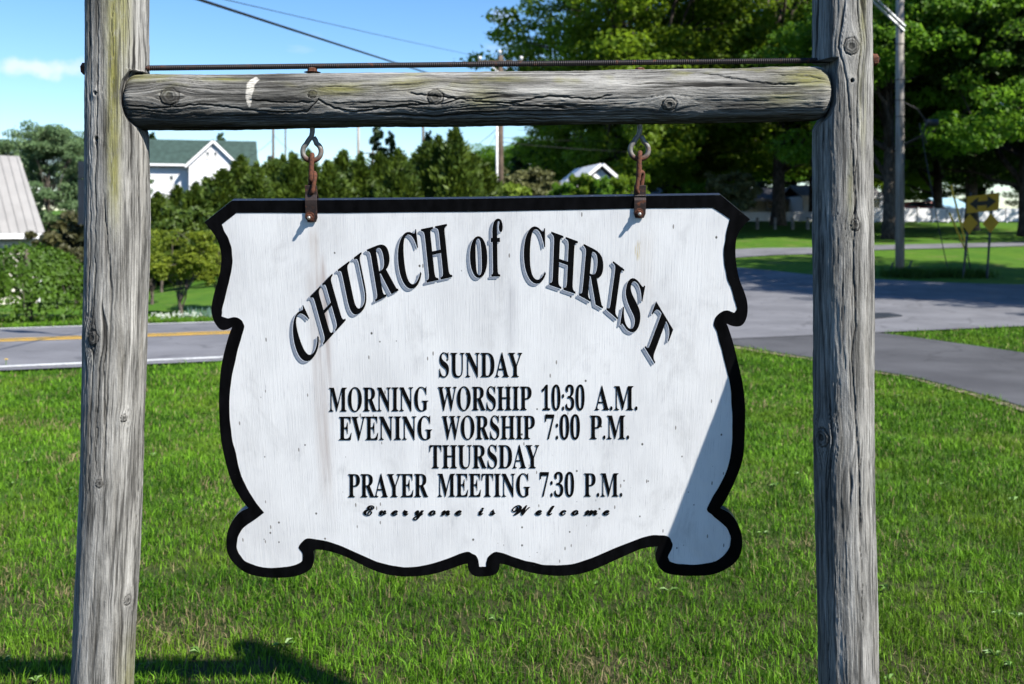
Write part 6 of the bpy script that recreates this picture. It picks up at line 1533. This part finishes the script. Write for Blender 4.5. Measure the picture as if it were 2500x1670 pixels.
# guy wires with yellow guards
for (x0, y0, xm, ym, x1, y1, dd, lbl) in ((2374, 668, 2362, 612, 2322, 452, 28.6, 'longer yellow guy wire guard left of the arrow sign'), (2374, 668, 2358, 612, 2318, 520, 28.9, 'shorter yellow guy wire guard left of the arrow sign')):
    b = at(x0, dd); g = empty('guy_wire', b); tag(g, lbl, 'guy wire', 'guy wires')
    q = [PX(x0, y0, dd) - b, PX(xm, ym, dd) - b, PX(x1, y1, dd) - b]
    mb = MB(); mb.tube([q[0] - Vector((0, 0, 0.1)), q[1], q[2]], 0.012, 5); mb.build('wire', M_DKMET, g)
    mb = MB(); mb.tube([q[1], q[2]], 0.030, 8); mb.build('guard', M_YGUARD, g)
b = at(2318, 28.7); g = empty('guy_wire', b); tag(g, 'thin dark guy wire between the pole and the yellow guards', 'guy wire', 'guy wires')
mb = MB(); mb.tube([PX(2318, 675, 28.7) - b, PX(2290, 548, 28.7) - b, PX(2245, 300, 29.0) - b], 0.014, 5); mb.build('wire', M_DKMET, g)

M_BACK = plain('dark_blue_sign_back', (0.009, 0.014, 0.022), 0.6)
# back of a road sign beside the left log post
o = empty('road_sign', at(232, 14)); tag(o, 'dark back of a road sign showing beside the left log post', 'road sign')
b = o.location.copy()
mb = MB(); mb.tube([(0, 0, -0.2), (0, 0, 2.7)], 0.03, 8); mb.build('post', M_GREYM, o)
for y0, y1 in ((394, 436), (438, 548)):
    z0 = PX(232, y1, 14).z - b.z; z1 = PX(232, y0, 14).z - b.z; hw_ = 39 * 14 / F
    mb = MB(); mb.box((0, -0.035, (z0 + z1) / 2), (2 * hw_, 0.004, z1 - z0)); q = mb.build('panel', M_BACK, o)

# ------------------------------------------------------------------ grass and small plants
def in_frustum(x, d, k=1.12): return np.abs(x) < (1250 / F * k) * d + 0.25
m = NM('grass_blades')
col = m.attr('bc', 'Color')
m.set(col, 0.55, 0, 0.14)
M_GRASS = m.translucent(m.mix(0.4, col, (0.13, 0.29, 0.012)), 0.28)
def blades(name, x, y, h_, wd, seed, seg=2, lean=0.5, colr=None, parent=None):
    rs = np.random.default_rng(seed); n = len(x)
    z = height(x, y)
    a = rs.random(n) * 2 * math.pi; fa = rs.random(n) * 2 * math.pi
    ln = np.abs(rs.normal(0.0, lean, n))
    ux, uy = np.cos(a), np.sin(a)
    px_, py_ = np.cos(fa), np.sin(fa)
    B0 = np.stack([x, y, z - 0.004], -1); Wv = np.stack([px_, py_, np.zeros(n)], -1) * (wd[:, None] * 0.5)
    lx = (np.stack([ux, uy, np.zeros(n)], -1) * (h_ * ln)[:, None])
    hv = np.stack([np.zeros(n), np.zeros(n), h_], -1)
    M1 = B0 + hv * 0.55 + lx * 0.30
    T = B0 + hv * (1.0 - 0.30 * np.minimum(ln, 1.2))[:, None] + lx
    V = np.stack([B0 - Wv, B0 + Wv, M1 + Wv * 0.75, M1 - Wv * 0.75, T], 1).reshape(-1, 3)
    k = (np.arange(n) * 5)[:, None]
    Fq = np.concatenate([k + np.array([0, 1, 2]), k + np.array([0, 2, 3]), k + np.array([3, 2, 4])])
    me = mesh_np(name, V, Fq)
    at_ = me.attributes.new('bc', 'FLOAT_COLOR', 'POINT')
    cc = np.repeat(np.concatenate([colr, np.ones((n, 1))], 1), 5, 0).astype(np.float32)
    at_.data.foreach_set('color', cc.ravel())
    o = obj(name, me, M_GRASS, parent); return o
def grass_colors(x, y, seed, straw=0.05):
    rs = np.random.default_rng(seed); n = len(x)
    t = np.clip(rs.normal(0.40, 0.30, n) + 0.5 * fbm(x * 1.3, y * 1.3, 9, 3) + 0.45 * fbm(x * 8, y * 8, 19, 2), 0, 1)[:, None] ** 1.2
    c = np.array([0.016, 0.060, 0.003]) * (1 - t) + np.array([0.185, 0.395, 0.024]) * t
    yb = sm(0.1, 0.5, fbm(x * 0.9, y * 0.9, 21, 3) + 0.1)[:, None] * 0.5
    c = c * (1 - yb) + np.array([0.16, 0.255, 0.02]) * yb
    st = (rs.random(n) < straw + 0.26 * sm(0.15, 0.42, fbm(x * 1.1 + 4, y * 1.1, 33, 3)))[:, None]
    sc_ = np.array([0.29, 0.235, 0.12]) * rs.uniform(0.55, 1.15, (n, 1))
    return np.where(st, sc_, c)
def lawn_ok(x, d):
    y = d - D
    return (road_p(x, d) < -0.36) & ~in_poly(x, y, DRIVE_POLY)
N = 540000
u = rng.random(N); dmin, dmax = 2.9, 17.0
e_ = 0.45
d_ = (dmin ** e_ + u * (dmax ** e_ - dmin ** e_)) ** (1 / e_)
x_ = rng.uniform(-1, 1, N) * (1250 / F * 1.12 * d_ + 0.25)
clump = fbm(x_ * 5, (d_) * 5, 14, 3)
fine_c = fbm(x_ * 16, d_ * 16, 24, 2)
ok = lawn_ok(x_, d_) & (rng.random(N) < 0.66 + 0.9 * clump + 0.9 * fine_c * sm(9, 4, d_))
x_, d_ = x_[ok], d_[ok]
n = len(x_)
hh = (0.030 + 0.030 * rng.random(n) + 0.035 * np.clip(fbm(x_ * 2.2, d_ * 2.2, 5, 3), -0.2, 1)) * np.where(rng.random(n) < 0.06, 1.5, 1)
ww = 0.0034 * (0.7 + 0.7 * rng.random(n)) * np.clip(d_ / 4.0, 1, 3.2)
g1 = blades('grass', x_, d_ - D, hh, ww, 3, lean=0.62, colr=grass_colors(x_, d_, 4))
tag(g1, 'short green grass blades of the church lawn', 'grass', None, 'stuff')
print('blades', n)
# thatch lying between the blades
n = 26000
d_ = (2.9 ** 0.4 + rng.random(n) * (9 ** 0.4 - 2.9 ** 0.4)) ** 2.5
x_ = rng.uniform(-1, 1, n) * (1250 / F * 1.1 * d_ + 0.2)
ok = lawn_ok(x_, d_) & (fbm(x_ * 1.1 + 4, d_ * 1.1, 33, 3) + 0.25 > rng.random(n) * 0.6); x_, d_ = x_[ok], d_[ok]; n = len(x_)
g2 = blades('dry_thatch', x_, d_ - D, 0.022 + 0.02 * rng.random(n), 0.003 * np.clip(d_ / 4, 1, 3), 8, lean=2.2, colr=np.array([0.30, 0.245, 0.13]) * rng.uniform(0.5, 1.2, (n, 1)))
tag(g2, 'dry straw-coloured thatch lying in the lawn', 'grass', None, 'stuff')
# grass strip between driveway and road, verges across the road
n = 60000
xx = rng.uniform(4, 26, n); yy = rng.uniform(8, 24, n); dd = yy + D
p_ = road_p(xx, dd)
ok = (p_ < -0.36) & ~in_poly(xx, yy, DRIVE_POLY) & in_frustum(xx, dd, 1.1) & (xx * F / dd + 1250 > 2125) & ((H - 0) * F / dd + YH < 860)
xx, yy = xx[ok], yy[ok]; n = len(xx)
g3 = blades('grass', xx, yy, 0.05 + 0.05 * rng.random(n), np.full(n, 0.014), 12, lean=0.6, colr=grass_colors(xx, yy, 13, 0.06))
tag(g3, 'grass on the strip between driveway and road', 'grass', None, 'stuff')
n = 34000
tt = rng.uniform(-6, 5.5, n); pp = 6.25 + 4.5 * rng.random(n) ** 1.8
q = np.array([RP(a, b_) for a, b_ in zip(tt, pp)])
g4 = blades('grass', q[:, 0], q[:, 1], 0.06 + 0.08 * rng.random(n), np.full(n, 0.016), 15, lean=0.6, colr=grass_colors(q[:, 0], q[:, 1], 16, 0.06))
tag(g4, 'grass verge on the far side of the road', 'grass', None, 'stuff')
# weeds round the pole foot and the sign posts
wx = []; wy = []
for px, k in ((2215, 900), (2240, 900), (2310, 500), (2340, 500), (2382, 500), (2180, 300)):
    p = at(px, 28.0); wx.append(rng.normal(p.x, 0.22, k)); wy.append(rng.normal(p.y, 0.25, k))
wx = np.concatenate(wx); wy = np.concatenate(wy); n = len(wx)
g5 = blades('tall_weeds', wx, wy, 0.12 + 0.22 * rng.random(n), np.full(n, 0.016), 17, lean=0.5, colr=np.array([0.035, 0.075, 0.012]) * rng.uniform(0.6, 1.4, (n, 1)))
tag(g5, 'tall dark weeds round the utility pole and sign posts', 'weeds', None, 'stuff')

# broad-leaved weeds scattered in the lawn (a few larger leaves among the blades)
def weed_mesh(seed):
    rs = random.Random(seed); mb = MB()
    for k in range(rs.randint(5, 8)):
        a = rs.uniform(0, 6.283); L_ = rs.uniform(0.035, 0.07); w_ = L_ * 0.2; u_ = Vector((math.cos(a), math.sin(a), 0)); v_ = Vector((-u_.y, u_.x, 0))
        p0 = Vector((0, 0, 0.012)); p1 = u_ * L_ * 0.5 + Vector((0, 0, 0.035)); p2 = u_ * L_ + Vector((0, 0, 0.03))
        mb.add([p0, p1 + v_ * w_, p2, p1 - v_ * w_], [(0, 1, 2), (0, 2, 3)])
    return mesh_np('weed', mb.v, mb.f, True)
WD = [weed_mesh(i) for i in range(4)]
M_WEED = plain('broad_weed_leaf', (0.10, 0.20, 0.03), 0.5, 0, 0.3, 30)
wv = MB(); rs = random.Random(5)
for k in range(70):
    dd = 3.1 + 6 * rs.random() ** 1.6; xx = rs.uniform(-1, 1) * (0.55 * dd)
    if not lawn_ok(np.array([xx]), np.array([dd]))[0]: continue
    me = WD[k % 4]; s_ = rs.uniform(0.4, 0.8); a = rs.uniform(0, 6.28)
    wv.add([Matrix.Rotation(a, 3, 'Z') @ (v.co * s_) + Vector((xx, dd - D, 0.012)) for v in me.vertices], [tuple(p.vertices) for p in me.polygons])
tag(wv.build('broadleaf_weeds', M_WEED, None), 'small broad-leaved weeds scattered through the lawn', 'weeds', None, 'stuff')

# dandelion beside the road, white flowers under the dogwood
dl = ground_hit(14, 899); o = empty('dandelion', (dl[0], dl[1], hz(*dl))); tag(o, 'single yellow dandelion at the road edge on the far left', 'flower')
mb = MB(); mb.tube([(0, 0, 0), (0.005, 0, 0.09)], 0.004, 6); mb.build('stem', M_WEED, o)
mb = MB()
for k in range(16):
    a = k * 0.3927; mb.add([(0.005, 0, 0.088), (0.005 + 0.026 * math.cos(a), 0.026 * math.sin(a), 0.098), (0.005 + 0.026 * math.cos(a + 0.35), 0.026 * math.sin(a + 0.35), 0.098), (0.005, 0, 0.104)], [(0, 1, 2), (1, 3, 2)])
mb.build('flower_head', M_YGUARD, o)
M_PETAL = plain('white_petals', (0.36, 0.40, 0.32), 0.6)
M_BLUEL = plain('blue_green_leaf', (0.14, 0.24, 0.18), 0.5, 0, 0.3, 12)
def flower_clump(name, label, px, py, w_, hgt, mat_, k):
    g = ground_hit(px, py); o = empty(name, (g[0], g[1], hz(*g))); tag(o, label, 'plant')
    rs = random.Random(px); st_ = MB(); pt = MB()
    for i in range(k):
        x0 = rs.gauss(0, w_ * 0.4); y0 = rs.gauss(0, w_ * 0.25); h1 = hgt * rs.uniform(0.5, 1.1); lx = rs.uniform(-0.06, 0.06)
        a = rs.uniform(0, 3.14); wv_ = Vector((math.cos(a), math.sin(a), 0)) * 0.014
        st_.add([Vector((x0, y0, 0)) - wv_, Vector((x0, y0, 0)) + wv_, (x0 + lx, y0, h1)], [(0, 1, 2)])
        if mat_ is M_PETAL:
            for j in range(4):
                c_ = Vector((x0 + lx + rs.gauss(0, 0.02), y0, h1 + rs.gauss(0, 0.02)))
                pt.add([c_ + Vector((0.017, 0, 0)), c_ + Vector((0, 0.014, 0.014)), c_ + Vector((-0.017, 0, 0.008)), c_ + Vector((0, -0.014, -0.01))], [(0, 1, 2, 3)])
    st_.build('leaves', M_BLUEL if mat_ is not M_PETAL else M_WEED, o)
    if pt.v: pt.build('flowers', M_PETAL, o)
flower_clump('flower_clump', 'clump of small white flowers under the small yellow green tree', 443, 782, 0.22 * 2.2, 0.14, M_PETAL, 26)
flower_clump('flower_clump', 'white flowers nearest the left log post across the road', 402, 783, 0.16 * 2.2, 0.12, M_PETAL, 14)
flower_clump('iris_clump', 'pale blue green spiky leaves right of the white flowers', 476, 778, 0.3, 0.24, M_BLUEL, 70)
flower_clump('iris_clump', 'pale blue green spiky leaves next to the sign edge', 512, 776, 0.3, 0.24, M_BLUEL, 70)

# dark steel plate lying on the road behind the right log post
g = [ground_hit(*p) for p in ((2080, 783), (2125, 771), (2170, 771), (2203, 777), (2130, 784))]
zz = max(hz(*p) for p in g) + 0.045
mb = MB(); mb.prism([(p[0], p[1], zz - 0.012) for p in g], (0, 0, 0.02))
tag(mb.build('drain_cover', M_DKMET, None), 'dark drain plate set in the road beside the right log post', 'drain cover')
